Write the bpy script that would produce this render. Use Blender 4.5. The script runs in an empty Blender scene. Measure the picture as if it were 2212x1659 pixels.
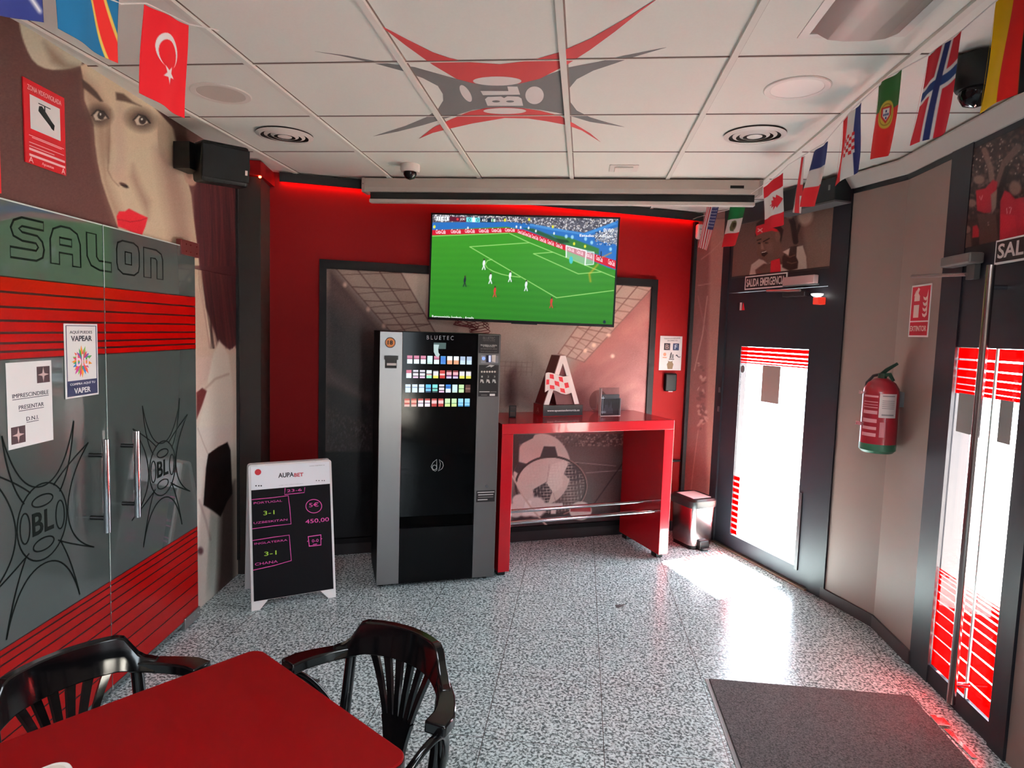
import bpy, bmesh, math, random
import numpy as np
from mathutils import Vector, Matrix

random.seed(7); RNG = np.random.default_rng(7)
C = bpy.context.scene.collection
PI = math.pi

# ------------------------------------------------------------------ camera
CAMH, CEIL = 1.62, 2.604
FPX, YAW, PITCH, ROLL = 1381.43, -0.1082328, -0.0825878, 0.0313072
cy, sy, cp, sp = math.cos(YAW), math.sin(YAW), math.cos(PITCH), math.sin(PITCH)
_f = np.array([sy * cp, cy * cp, sp]); _r = np.array([cy, -sy, 0.0]); _u = np.cross(_r, _f)
cr, sr = math.cos(ROLL), math.sin(ROLL)
RGT, UPV, FWD = cr * _r + sr * _u, -sr * _r + cr * _u, _f
cam_d = bpy.data.cameras.new('camera'); cam = bpy.data.objects.new('camera', cam_d); C.objects.link(cam)
cam_d.sensor_width = 36.0; cam_d.lens = FPX / 2212 * 36.0; cam_d.clip_start = 0.02; cam_d.clip_end = 200
cam.matrix_world = Matrix(((RGT[0], UPV[0], -FWD[0], 0), (RGT[1], UPV[1], -FWD[1], 0), (RGT[2], UPV[2], -FWD[2], CAMH), (0, 0, 0, 1)))
bpy.context.scene.camera = cam
CAMP = np.array([0, 0, CAMH])

# ------------------------------------------------------------------ world, sun, exposure
sc = bpy.context.scene
sc.view_settings.view_transform = 'Standard'; sc.view_settings.look = 'None'
sc.view_settings.exposure = 1.05; sc.view_settings.gamma = 1.0; sc.view_settings.use_curve_mapping = False
sc.cycles.use_denoising = True
sc.cycles.max_bounces = 10; sc.cycles.diffuse_bounces = 6; sc.cycles.transparent_max_bounces = 16
sc.cycles.sample_clamp_indirect = 6.0; sc.cycles.caustics_reflective = False; sc.cycles.caustics_refractive = False
w = bpy.data.worlds.new('sky'); sc.world = w; w.use_nodes = True
bg = w.node_tree.nodes['Background']; bg.inputs[0].default_value = (0.86, 0.95, 1.04, 1); bg.inputs[1].default_value = 9.0
sun_d = bpy.data.lights.new('sun', 'SUN'); sun = bpy.data.objects.new('sun', sun_d); C.objects.link(sun)
sun_d.energy = 170.0; sun_d.angle = 0.01; sun_d.color = (1.0, 0.96, 0.9)
SUN_DIR = Vector((-0.55, -0.37, -0.75)).normalized()
sun.rotation_euler = SUN_DIR.to_track_quat('-Z', 'Y').to_euler(); sun.location = (6, 3, 8)


def area(name, loc, rot, sx, sz, energy, col=(1, 1, 1), portal=False):
    d = bpy.data.lights.new(name, 'AREA'); o = bpy.data.objects.new(name, d); C.objects.link(o)
    d.shape = 'RECTANGLE'; d.size = sx; d.size_y = sz; d.energy = energy; d.color = col
    o.location = loc; o.rotation_euler = rot
    if portal: d.cycles.is_portal = True
    return o


# daylight openings (portals only guide the sky light) and an added overhead fill light with no fixture
area('entrance_portal', (1.74, 2.92, 0.85), (0, PI / 2, 0), 1.5, 0.5, 1, portal=True)
area('emergency_portal', (1.42, 4.60, 0.85), (0, PI / 2, math.radians(24)), 1.45, 0.72, 1, portal=True)
area('window_portal', (1.75, -1.46, 1.2), (0, PI / 2, 0), 2.1, 1.1, 1, portal=True)
area('fill_light', (-0.2, -0.2, 2.585), (0, 0, 0), 1.2, 1.2, 33, (0.88, 0.96, 1.06))


# ------------------------------------------------------------------ materials
def lin(c):
    c = np.asarray(c, float) / 255.0
    return np.where(c <= 0.04045, c / 12.92, ((c + 0.055) / 1.055) ** 2.4)


_M = {}


EK = 2 ** -sc.view_settings.exposure


def mat(rgb, rough=0.5, metal=0.0, spec=0.3, coat=0.0, noise=0.0, nscale=40.0, aniso=0.0):
    key = ('p', tuple(rgb), rough, metal, spec, coat, noise, nscale)
    if key in _M: return _M[key]
    m = bpy.data.materials.new('paint'); m.use_nodes = True
    nt = m.node_tree; b = nt.nodes['Principled BSDF']
    c = lin(rgb)
    b.inputs['Base Color'].default_value = (*c, 1)
    b.inputs['Roughness'].default_value = rough; b.inputs['Metallic'].default_value = metal
    b.inputs['Specular IOR Level'].default_value = spec; b.inputs['Coat Weight'].default_value = coat
    b.inputs['Coat Roughness'].default_value = 0.05
    if noise:
        tc = nt.nodes.new('ShaderNodeTexCoord'); n = nt.nodes.new('ShaderNodeTexNoise'); n.inputs['Scale'].default_value = nscale
        n.inputs['Detail'].default_value = 4
        r = nt.nodes.new('ShaderNodeMix'); r.data_type = 'RGBA'
        r.inputs[6].default_value = (*(c * (1 - noise)), 1); r.inputs[7].default_value = (*np.clip(c * (1 + noise), 0, 1), 1)
        nt.links.new(tc.outputs['Object'], n.inputs['Vector']); nt.links.new(n.outputs['Fac'], r.inputs[0]); nt.links.new(r.outputs[2], b.inputs['Base Color'])
    _M[key] = m
    return m


def emat(rgb, strength=1.0):
    key = ('e', tuple(rgb), strength)
    if key in _M: return _M[key]
    m = bpy.data.materials.new('glow'); m.use_nodes = True; b = m.node_tree.nodes['Principled BSDF']
    c = lin(rgb); b.inputs['Base Color'].default_value = (0.01, 0.01, 0.01, 1); b.inputs['Roughness'].default_value = 0.3
    b.inputs['Emission Color'].default_value = (*c, 1); b.inputs['Emission Strength'].default_value = strength * (EK if strength < 2 else 1)
    _M[key] = m
    return m


def vmat(rough=0.5, emit=0.0, spec=0.15):
    key = ('v', rough, emit, spec)
    if key in _M: return _M[key]
    m = bpy.data.materials.new('print'); m.use_nodes = True; nt = m.node_tree; b = nt.nodes['Principled BSDF']
    a = nt.nodes.new('ShaderNodeVertexColor'); a.layer_name = 'Col'
    b.inputs['Roughness'].default_value = rough; b.inputs['Specular IOR Level'].default_value = spec
    if emit:
        b.inputs['Base Color'].default_value = (0.01, 0.01, 0.01, 1)
        nt.links.new(a.outputs[0], b.inputs['Emission Color']); b.inputs['Emission Strength'].default_value = emit * EK
    else:
        nt.links.new(a.outputs[0], b.inputs['Base Color'])
    _M[key] = m
    return m


def glassmat(tint=(255, 255, 255), refl=0.08, rough=0.02, body=None, bodyfac=0.0):
    key = ('g', tuple(tint), refl, body, bodyfac)
    if key in _M: return _M[key]
    m = bpy.data.materials.new('glass'); m.use_nodes = True; nt = m.node_tree; nt.nodes.clear()
    out = nt.nodes.new('ShaderNodeOutputMaterial'); mix = nt.nodes.new('ShaderNodeMixShader')
    t = nt.nodes.new('ShaderNodeBsdfTransparent'); g = nt.nodes.new('ShaderNodeBsdfGlossy')
    t.inputs[0].default_value = (*lin(tint), 1); g.inputs['Roughness'].default_value = rough; mix.inputs[0].default_value = refl
    src = t.outputs[0]
    if body:
        d = nt.nodes.new('ShaderNodeBsdfTranslucent'); d.inputs[0].default_value = (*lin(body), 1)
        m2 = nt.nodes.new('ShaderNodeMixShader'); m2.inputs[0].default_value = bodyfac
        nt.links.new(t.outputs[0], m2.inputs[1]); nt.links.new(d.outputs[0], m2.inputs[2]); src = m2.outputs[0]
    nt.links.new(src, mix.inputs[1]); nt.links.new(g.outputs[0], mix.inputs[2]); nt.links.new(mix.outputs[0], out.inputs[0])
    _M[key] = m
    return m


def floor_mat():
    m = bpy.data.materials.new('terrazzo'); m.use_nodes = True; nt = m.node_tree; b = nt.nodes['Principled BSDF']
    N = nt.nodes.new; L = nt.links.new
    tc = N('ShaderNodeTexCoord'); sep = N('ShaderNodeSeparateXYZ'); L(tc.outputs['Object'], sep.inputs[0])
    dn = N('ShaderNodeTexNoise'); dn.inputs['Scale'].default_value = 55; L(tc.outputs['Object'], dn.inputs['Vector'])
    ad = N('ShaderNodeMix'); ad.data_type = 'VECTOR'; ad.inputs[0].default_value = 0.02
    L(tc.outputs['Object'], ad.inputs[4]); L(dn.outputs['Color'], ad.inputs[5])
    v = N('ShaderNodeTexNoise'); v.inputs['Scale'].default_value = 88; v.inputs['Detail'].default_value = 1.5; v.inputs['Roughness'].default_value = 0.6; L(ad.outputs[1], v.inputs['Vector'])
    r = N('ShaderNodeValToRGB'); cr_ = r.color_ramp
    stops = [(0.30, (76, 88, 89)), (0.41, (106, 120, 121)), (0.47, (150, 166, 167)), (0.53, (196, 214, 215)), (0.62, (214, 232, 232)), (0.72, (230, 246, 246))]
    for i, (p, c) in enumerate(stops):
        e = cr_.elements[i] if i < 2 else cr_.elements.new(p)
        e.position = p; e.color = (*lin(c), 1)
    L(v.outputs['Fac'], r.inputs[0])
    n2 = N('ShaderNodeTexNoise'); n2.inputs['Scale'].default_value = 3; L(tc.outputs['Object'], n2.inputs['Vector'])

    def joint(sock, off, per, wdt):
        a = N('ShaderNodeMath'); a.operation = 'SUBTRACT'; a.inputs[1].default_value = off; L(sock, a.inputs[0])
        d = N('ShaderNodeMath'); d.operation = 'PINGPONG'; d.inputs[1].default_value = per / 2; L(a.outputs[0], d.inputs[0])
        c = N('ShaderNodeMath'); c.operation = 'LESS_THAN'; c.inputs[1].default_value = wdt; L(d.outputs[0], c.inputs[0])
        return c.outputs[0]
    jx = joint(sep.outputs[0], 0.145, 0.478, 0.0016); jy = joint(sep.outputs[1], 2.405, 0.478, 0.0016)
    mx = N('ShaderNodeMath'); mx.operation = 'MAXIMUM'; L(jx, mx.inputs[0]); L(jy, mx.inputs[1])
    mixj = N('ShaderNodeMix'); mixj.data_type = 'RGBA'; L(mx.outputs[0], mixj.inputs[0]); L(r.outputs[0], mixj.inputs[6]); mixj.inputs[7].default_value = (*lin((84, 82, 80)), 1)
    L(mixj.outputs[2], b.inputs['Base Color'])
    rr = N('ShaderNodeMapRange'); rr.inputs[3].default_value = 0.16; rr.inputs[4].default_value = 0.30; L(n2.outputs['Fac'], rr.inputs[0]); L(rr.outputs[0], b.inputs['Roughness'])
    b.inputs['Specular IOR Level'].default_value = 0.5
    return m


def mat_fabric_mat():
    m = bpy.data.materials.new('doormat_pile'); m.use_nodes = True; nt = m.node_tree; b = nt.nodes['Principled BSDF']
    N = nt.nodes.new; L = nt.links.new
    tc = N('ShaderNodeTexCoord'); n = N('ShaderNodeTexNoise'); n.inputs['Scale'].default_value = 160; n.inputs['Detail'].default_value = 3
    L(tc.outputs['Object'], n.inputs['Vector'])
    r = N('ShaderNodeValToRGB'); r.color_ramp.elements[0].color = (*lin((48, 45, 46)), 1); r.color_ramp.elements[1].color = (*lin((108, 103, 104)), 1)
    r.color_ramp.elements[0].position = 0.3; r.color_ramp.elements[1].position = 0.7
    L(n.outputs['Fac'], r.inputs[0]); L(r.outputs[0], b.inputs['Base Color']); b.inputs['Roughness'].default_value = 0.95
    bp = N('ShaderNodeBump'); bp.inputs['Strength'].default_value = 0.6; bp.inputs['Distance'].default_value = 0.004; L(n.outputs['Fac'], bp.inputs['Height']); L(bp.outputs[0], b.inputs['Normal'])
    return m


# ------------------------------------------------------------------ object helpers
def link(o, parent=None):
    C.objects.link(o)
    if parent is not None:
        o.parent = parent
        o.matrix_parent_inverse = ROOTINV.get(parent.name, Matrix())
    return o


ROOTINV = {}


def thing(name, label, cat, loc=(0, 0, 0), group=None, kind=None, local=False):
    """an Empty at the thing's base; its parts are modelled in room coordinates (or in its own when local)"""
    o = bpy.data.objects.new(name, None); C.objects.link(o); o.empty_display_size = 0.05
    o.location = loc
    if not local: ROOTINV[o.name] = Matrix.Translation(Vector(loc)).inverted()
    tag(o, label, cat, group, kind)
    return o


def tag(o, label=None, cat=None, group=None, kind=None):
    if label: o['label'] = label
    if cat: o['category'] = cat
    if group: o['group'] = group
    if kind: o['kind'] = kind
    return o


def mk(name, verts, faces, m, parent=None, smooth=None, bevel=0.0, segs=2, solid=0.0, fmat=None):
    me = bpy.data.meshes.new(name)
    me.from_pydata([tuple(map(float, v)) for v in verts], [], [tuple(int(i) for i in f) for f in faces])
    for x in (m if isinstance(m, (list, tuple)) else [m]): me.materials.append(x)
    if fmat is not None: me.polygons.foreach_set('material_index', np.asarray(fmat, dtype=np.int32))
    bm = bmesh.new(); bm.from_mesh(me); bmesh.ops.recalc_face_normals(bm, faces=bm.faces); bm.to_mesh(me); bm.free()
    if smooth is not None:
        me.polygons.foreach_set('use_smooth', np.ones(len(me.polygons), dtype=bool)); me.set_sharp_from_angle(angle=math.radians(smooth))
    o = bpy.data.objects.new(name, me); link(o, parent)
    if bevel:
        b = o.modifiers.new('bevel', 'BEVEL'); b.width = bevel; b.segments = segs; b.limit_method = 'ANGLE'; b.angle_limit = math.radians(40)
    return o


class G:
    """collects geometry for ONE mesh"""
    def __init__(s): s.v = []; s.f = []; s.mi = []; s.cur = 0
    def add(s, vs, fs):
        n = len(s.v); s.v += [tuple(map(float, x)) for x in vs]; s.f += [tuple(i + n for i in f) for f in fs]; s.mi += [s.cur] * len(fs); return s
    def box(s, lo, hi, M=None):
        x0, y0, z0 = lo; x1, y1, z1 = hi
        vs = [(x0, y0, z0), (x1, y0, z0), (x1, y1, z0), (x0, y1, z0), (x0, y0, z1), (x1, y0, z1), (x1, y1, z1), (x0, y1, z1)]
        if M is not None: vs = [tuple(M @ Vector(v)) for v in vs]
        return s.add(vs, [(0, 3, 2, 1), (4, 5, 6, 7), (0, 1, 5, 4), (1, 2, 6, 5), (2, 3, 7, 6), (3, 0, 4, 7)])
    def prism(s, pl, pts, t0, t1):
        n = len(pts); a = [pl.w(u, t, t0) for u, t in pts]; b = [pl.w(u, t, t1) for u, t in pts]
        return s.add(a + b, [tuple(range(n))[::-1], tuple(range(n, 2 * n))] + [(i, (i + 1) % n, n + (i + 1) % n, n + i) for i in range(n)])
    def rect(s, pl, u0, u1, t0, t1, d0, d1): return s.prism(pl, [(u0, t0), (u1, t0), (u1, t1), (u0, t1)], d0, d1)
    def ell(s, pl, cu, ct, ru, rt, d0, d1, n=40): return s.prism(pl, [(cu + ru * math.cos(2 * PI * i / n), ct + rt * math.sin(2 * PI * i / n)) for i in range(n)], d0, d1)
    def ring(s, pl, pts, wdt, d0, d1, closed=True):
        """a thin line drawn along pts (plane coordinates)"""
        P = np.array(pts, float); n = len(P)
        T = (np.roll(P, -1, 0) - np.roll(P, 1, 0)) if closed else np.gradient(P, axis=0)
        T /= np.linalg.norm(T, axis=1)[:, None] + 1e-9; N = np.stack([-T[:, 1], T[:, 0]], 1)
        A, B = P + N * wdt / 2, P - N * wdt / 2
        vs = [pl.w(*p, d0) for p in A] + [pl.w(*p, d0) for p in B] + [pl.w(*p, d1) for p in A] + [pl.w(*p, d1) for p in B]
        fs = []
        for i in range(n if closed else n - 1):
            j = (i + 1) % n
            fs += [(2 * n + i, 2 * n + j, 3 * n + j, 3 * n + i), (i, j, 2 * n + j, 2 * n + i), (n + i, n + j, 3 * n + j, 3 * n + i), (i, j, n + j, n + i)]
        return s.add(vs, fs)
    def tube(s, pts, r, seg=10, cap=True):
        P = [Vector(p) for p in pts]; n = len(P); R = r if isinstance(r, (list, tuple)) else [r] * n
        T = [(P[min(i + 1, n - 1)] - P[max(i - 1, 0)]).normalized() for i in range(n)]
        up = Vector((0, 0, 1)) if abs(T[0].z) < 0.9 else Vector((1, 0, 0)); X = T[0].cross(up).normalized(); vs = []
        for i in range(n):
            if i: X = (X - T[i] * X.dot(T[i])).normalized()
            Y = T[i].cross(X)
            for k in range(seg): a = 2 * PI * k / seg; vs.append(P[i] + (X * math.cos(a) + Y * math.sin(a)) * R[i])
        fs = [(i * seg + k, i * seg + (k + 1) % seg, (i + 1) * seg + (k + 1) % seg, (i + 1) * seg + k) for i in range(n - 1) for k in range(seg)]
        if cap: fs += [tuple(range(seg))[::-1], tuple(range((n - 1) * seg, n * seg))]
        return s.add(vs, fs)
    def lathe(s, prof, c=(0, 0, 0), seg=32, M=None, ring=False):
        vs = []; n = len(prof)
        for r, z in prof:
            for k in range(seg):
                a = 2 * PI * k / seg; v = Vector((r * math.cos(a), r * math.sin(a), z))
                vs.append(tuple((M @ v if M is not None else v) + Vector(c)))
        fs = [(i * seg + k, i * seg + (k + 1) % seg, (i + 1) * seg + (k + 1) % seg, (i + 1) * seg + k) for i in range(n - 1) for k in range(seg)]
        if ring:
            m = (n - 1) * seg; return s.add(vs, fs + [(m + k, m + (k + 1) % seg, (k + 1) % seg, k) for k in range(seg)])
        if prof[0][0] > 1e-6: fs.append(tuple(range(seg))[::-1])
        if prof[-1][0] > 1e-6: fs.append(tuple(range((n - 1) * seg, n * seg)))
        return s.add(vs, fs)
    def sweep(s, pts, side, up, wdt, hgt):
        """rectangular section along pts; side/up unit vectors, widths and heights per point"""
        vs = []; n = len(pts)
        for p, a, b, w_, h_ in zip(pts, side, up, wdt, hgt):
            p, a, b = Vector(p), Vector(a), Vector(b)
            vs += [p - a * w_ / 2 - b * h_ / 2, p + a * w_ / 2 - b * h_ / 2, p + a * w_ / 2 + b * h_ / 2, p - a * w_ / 2 + b * h_ / 2]
        fs = [(i * 4 + k, i * 4 + (k + 1) % 4, i * 4 + 4 + (k + 1) % 4, i * 4 + 4 + k) for i in range(n - 1) for k in range(4)]
        fs += [(0, 1, 2, 3), tuple(range(4 * n - 4, 4 * n))]
        return s.add(vs, fs)
    def mk(s, name, m, parent=None, **k):
        o = mk(name, s.v, s.f, m, parent, fmat=s.mi if isinstance(m, (list, tuple)) else None, **k); return o


class Plane:
    """a flat face in the room: origin, direction to the viewer's right, up; n points towards the room"""
    def __init__(s, o, d, u=(0, 0, 1)):
        s.o = np.array(o, float); s.d = np.array(d, float); s.d /= np.linalg.norm(s.d)
        s.u = np.array(u, float); s.u /= np.linalg.norm(s.u); s.n = np.cross(s.d, s.u)
    def w(s, a, t, off=0.0): return tuple(s.o + s.d * a + s.u * t + s.n * off)
    def st(s, x, y, off=0.0):
        """where the sight line of photo point (x, y) meets this face"""
        r = RGT * (x - 1106) / FPX - UPV * (y - 829.5) / FPX + FWD
        k = ((s.o + s.n * off - CAMP) @ s.n) / (r @ s.n); P = CAMP + r * k - s.o
        return float(P @ s.d), float(P @ s.u)
    def poly(s, pts, off=0.0): return [s.st(x, y, off) for x, y in pts]
    def box(s, x0, y0, x1, y1, off=0.0):
        a, b = s.st(x0, y0, off), s.st(x1, y1, off)
        return min(a[0], b[0]), max(a[0], b[0]), min(a[1], b[1]), max(a[1], b[1])


def photo_xy(P):
    q = P - CAMP; z = q @ FWD
    return 1106 + FPX * (q @ RGT) / z, 829.5 - FPX * (q @ UPV) / z


LW = Plane((-1.938, 2, 0), (-.12, 1, 0)); GL = Plane((-1.898, 2, 0), (-.12, 1, 0))
A24 = math.radians(23.8); BW = Plane((-1.9, 4.17, 0), (math.cos(A24), math.sin(A24), 0))
CW = Plane((.86, 5.39, 0), (.22, -.2, 0)); DW = Plane((1.08, 5.19, 0), (.48, -1.07, 0))
EW = Plane((1.56, 4.12, 0), (.15, -.38, 0)); RW = Plane((1.71, 3.74, 0), (0, -1, 0))
VM = Plane((-1.21, 3.73, 0), (.70, .29, 0)); TVP = Plane((0, 4.42, 0), (1, 0, 0)); CT = Plane((-.42, 4.08, 0), (1.04, .53, 0))
COLP = Plane((-2.15, 3.8, 0), (1, .2, 0)); TILE = CEIL + 0.008
CE = Plane((0, 0, TILE), (1, 0, 0), (0, -1, 0))


class Cv:
    """paints flat print colours at the points of a fine grid; X, Y are the coordinates of those points"""
    def __init__(s, X, Y, bg): s.X = X; s.Y = Y; s.c = np.tile(np.array(bg, float), (len(X), 1))
    def _mix(s, a, col):
        col = np.array(col, float); s.c = s.c * (1 - a)[:, None] + col * a[:, None]
    def poly(s, pts, col, soft=1.0, a=1.0):
        P = np.array(pts, float); n = len(P); ins = np.zeros(len(s.X), bool); d2 = np.full(len(s.X), 1e18)
        for i in range(n):
            (x0, y0), (x1, y1) = P[i], P[(i + 1) % n]; dx, dy = x1 - x0, y1 - y0
            t = np.clip(((s.X - x0) * dx + (s.Y - y0) * dy) / (dx * dx + dy * dy + 1e-12), 0, 1)
            d2 = np.minimum(d2, (s.X - x0 - t * dx) ** 2 + (s.Y - y0 - t * dy) ** 2)
            if y0 != y1:
                c = ((y0 > s.Y) != (y1 > s.Y)) & (s.X < dx * (s.Y - y0) / (y1 - y0) + x0); ins ^= c
        sd = np.where(ins, -1, 1) * np.sqrt(d2); s._mix(np.clip(0.5 - sd / soft, 0, 1) * a, col); return s
    def line(s, pts, wdt, col, soft=1.0, a=1.0):
        d2 = np.full(len(s.X), 1e18)
        for (x0, y0), (x1, y1) in zip(pts[:-1], pts[1:]):
            dx, dy = x1 - x0, y1 - y0; t = np.clip(((s.X - x0) * dx + (s.Y - y0) * dy) / (dx * dx + dy * dy + 1e-12), 0, 1)
            d2 = np.minimum(d2, (s.X - x0 - t * dx) ** 2 + (s.Y - y0 - t * dy) ** 2)
        s._mix(np.clip(0.5 - (np.sqrt(d2) - wdt / 2) / soft, 0, 1) * a, col); return s
    def ell(s, cx, cy_, rx, ry, col, soft=0.1, rot=0.0, a=1.0):
        c_, s_ = math.cos(rot), math.sin(rot); x, y = s.X - cx, s.Y - cy_; u, v = (x * c_ + y * s_) / rx, (-x * s_ + y * c_) / ry
        s._mix(np.clip(0.5 - (np.sqrt(u * u + v * v) - 1) / soft, 0, 1) * a, col); return s
    def rect(s, x0, y0, x1, y1, col, soft=1.0, a=1.0): return s.poly([(x0, y0), (x1, y0), (x1, y1), (x0, y1)], col, soft, a)
    def hgrad(s, x0, x1, ca, cb, mask=None):
        t = np.clip((s.X - x0) / (x1 - x0), 0, 1)[:, None]; s.c = np.array(ca) * (1 - t) + np.array(cb) * t; return s
    def vgrad(s, y0, y1, ca, cb):
        t = np.clip((s.Y - y0) / (y1 - y0), 0, 1)[:, None]; s.c = np.array(ca, float) * (1 - t) + np.array(cb, float) * t; return s
    def grain(s, amp): s.c = s.c + RNG.normal(0, amp, (len(s.X), 1)); return s


def painted(name, pl, s0, s1, t0, t1, nx, nt, fn, off, thick, parent=None, rough=0.5, emit=0.0, coords='photo', bg=(128, 128, 128), back=None, warp=None):
    """a flat print: fine grid whose points carry the print's own colours, with edges and a back of real thickness"""
    u = np.linspace(s0, s1, nx); t = np.linspace(t0, t1, nt); U, T = np.meshgrid(u, t); U, T = U.ravel(), T.ravel()
    P = pl.o + np.outer(U, pl.d) + np.outer(T, pl.u) + pl.n * off
    if coords == 'photo': X, Y = photo_xy(P)
    elif coords == 'uv': X, Y = (U - s0) / (s1 - s0), (t1 - T) / (t1 - t0)
    else: X, Y = U, T
    cv = Cv(X, Y, bg); fn(cv); col = lin(np.clip(cv.c, 0, 255))
    if warp is not None: P = P + warp((U - s0) / (s1 - s0), (t1 - T) / (t1 - t0))
    return grid_mesh(name, P, nx, nt, col, pl.n * -thick, vmat(rough, emit), parent)


def grid_mesh(name, P, nx, nt, col, back, m, parent=None, smooth=False):
    idx = np.arange(nx * nt).reshape(nt, nx)
    q = np.stack([idx[:-1, :-1], idx[:-1, 1:], idx[1:, 1:], idx[1:, :-1]], -1).reshape(-1, 4)
    n = nx * nt; V = np.concatenate([P, P + back]); b = q[:, ::-1] + n
    rim = np.concatenate([idx[0, :], idx[1:, -1], idx[-1, -2::-1], idx[-2:0, 0]]); r2 = np.roll(rim, -1)
    F = np.concatenate([q, b, np.stack([rim, rim + n, r2 + n, r2], -1)])
    me = bpy.data.meshes.new(name); me.vertices.add(len(V)); me.vertices.foreach_set('co', V.ravel().astype(np.float32))
    me.loops.add(F.size); me.loops.foreach_set('vertex_index', F.ravel().astype(np.int32))
    me.polygons.add(len(F)); me.polygons.foreach_set('loop_start', np.arange(0, F.size, 4, dtype=np.int32))
    me.update(calc_edges=True); me.validate()
    a = me.color_attributes.new('Col', 'FLOAT_COLOR', 'POINT'); cc = np.ones((len(V), 4), np.float32); cc[:n, :3] = col; cc[n:, :3] = col
    a.data.foreach_set('color', cc.ravel()); me.materials.append(m)
    if smooth: me.polygons.foreach_set('use_smooth', np.ones(len(F), dtype=bool))
    o = bpy.data.objects.new(name, me); return link(o, parent)


_TX = {}


def text(name, body, pl, s0, s1, t0, t1, m, off=0.0, parent=None, bold=0.0, skew=0.0, thick=0.0006, slant=0.0, rot90=False):
    """lettering fitted to a box of the face"""
    key = (body, bold)
    if key not in _TX:
        c = bpy.data.curves.new('lettering', 'FONT'); c.body = body; c.offset = bold; c.resolution_u = 3; c.size = 1; c.extrude = 0.1
        o = bpy.data.objects.new('lettering', c); me = bpy.data.meshes.new_from_object(o)
        v = np.array([x.co[:] for x in me.vertices]); f = [tuple(p.vertices) for p in me.polygons]; _TX[key] = (v, f)
        bpy.data.objects.remove(o); bpy.data.meshes.remove(me)
    v, f = _TX[key]; lo, hi = v.min(0), v.max(0); q = (v - lo) / (hi - lo)
    if rot90: q = np.stack([1 - q[:, 1], q[:, 0], q[:, 2]], 1)
    U = s0 + q[:, 0] * (s1 - s0) + slant * q[:, 1] * (t1 - t0); T = t0 + q[:, 1] * (t1 - t0) + skew * (U - s0)
    vs = pl.o + np.outer(U, pl.d) + np.outer(T, pl.u) + np.outer(off + q[:, 2] * thick, pl.n)
    return mk(name, vs, f, m, parent)


def text_px(name, body, pl, x0, y0, x1, y1, m, off=0.0, parent=None, **k):
    """x0,y0 lower-left and x1,y1 upper-right corner of the lettering as seen in the photo"""
    a, b = pl.st(x0, y0, off), pl.st(x1, y1, off)
    return text(name, body, pl, a[0], b[0], a[1], b[1], m, off, parent, **k)


BLACK = mat((14, 14, 15), 0.45); DARK = mat((38, 36, 40), 0.5); WHITE = mat((235, 233, 230), 0.5); RED = mat((196, 22, 30), 0.35)
CHROME = mat((200, 200, 205), 0.12, 1.0); STEEL = mat((150, 148, 148), 0.3, 1.0); GREY = mat((120, 118, 118), 0.5); FRAME = mat((38, 37, 43), 0.45, spec=.25)
STRUCT = dict(kind='structure')

# ================================================================== the setting
fl = G().box((-2.6, -2.6, -0.05), (1.76, 5.6, 0.0)).mk('floor', floor_mat()); tag(fl, 'grey speckled terrazzo tiled floor', 'floor', **STRUCT)
g = G().box((1.8, -8, -0.06), (14, 14, -0.02)).mk('ground_outside', mat((200, 192, 182), 0.9, noise=0.1, nscale=8)); tag(g, 'pale pavement outside the glass doors', 'ground', **STRUCT)
g = G().prism(Plane((0, 0, 0), (1, 0, 0), (0, 1, 0)), [(1.83, -3.0), (1.83, 3.72), DW.w(1.2, 0, -.12)[:2], DW.w(-0.1, 0, -.12)[:2], DW.w(-3.2, 0, -.12)[:2], DW.w(-3.2, 0, -1.72)[:2], DW.w(1.2, 0, -1.72)[:2], (3.76, 4.3), (3.76, -3.0)], 2.72, 2.80).mk('sun_blocker', mat((200, 200, 200), 0.8)); tag(g, 'unseen slab added over the pavement to limit the sun patch', 'roof', **STRUCT)  # unseen slab, added to cut the sun patch short

# ceiling: tiles, exposed grid, the painted emblem
ce = G().box((-2.45, -2.6, TILE), (1.80, 5.75, TILE + 0.06)).mk('ceiling', mat((234, 232, 223), 0.85, noise=0.03, nscale=120)); tag(ce, 'off-white tiled suspended ceiling with a painted emblem', 'ceiling', **STRUCT)
g = G(); bw = 0.012
for i in range(-1, 6):
    x = -1.313 + 0.6 * i
    if x < 1.7: g.box((x - bw, -2.5, CEIL - 0.004), (x + bw, 4.30 + max(0, x + 1.6) * 0.45, TILE))
for j in range(-6, 6):
    y = 1.818 + 0.6 * j
    g.box((-2.4, y + .004, TILE - .002), (1.76, y + .012, TILE - 0.0001))
g.mk('ceiling_grid', mat((228, 224, 215), 0.7), ce)
g = G()
for i in range(-1, 6):
    x = -1.313 + 0.6 * i
    if x < 1.7: g.box((x + bw, -2.5, TILE - 0.0012), (x + bw + 0.006, 4.3, TILE - 0.0002))  # dark strip along one side of each bar stands for its shade
for j in range(-6, 6):
    y = 1.818 + 0.6 * j
    g.box((-2.4, y - .004, TILE - 0.0026), (1.76, y + .003, TILE - 0.0001))
g.mk('joint_and_bar_shade', mat((120, 100, 92), 0.9), ce)


def zl(pts): return [(660 + x / 2.765, y / 2.765) for x, y in pts]


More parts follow.
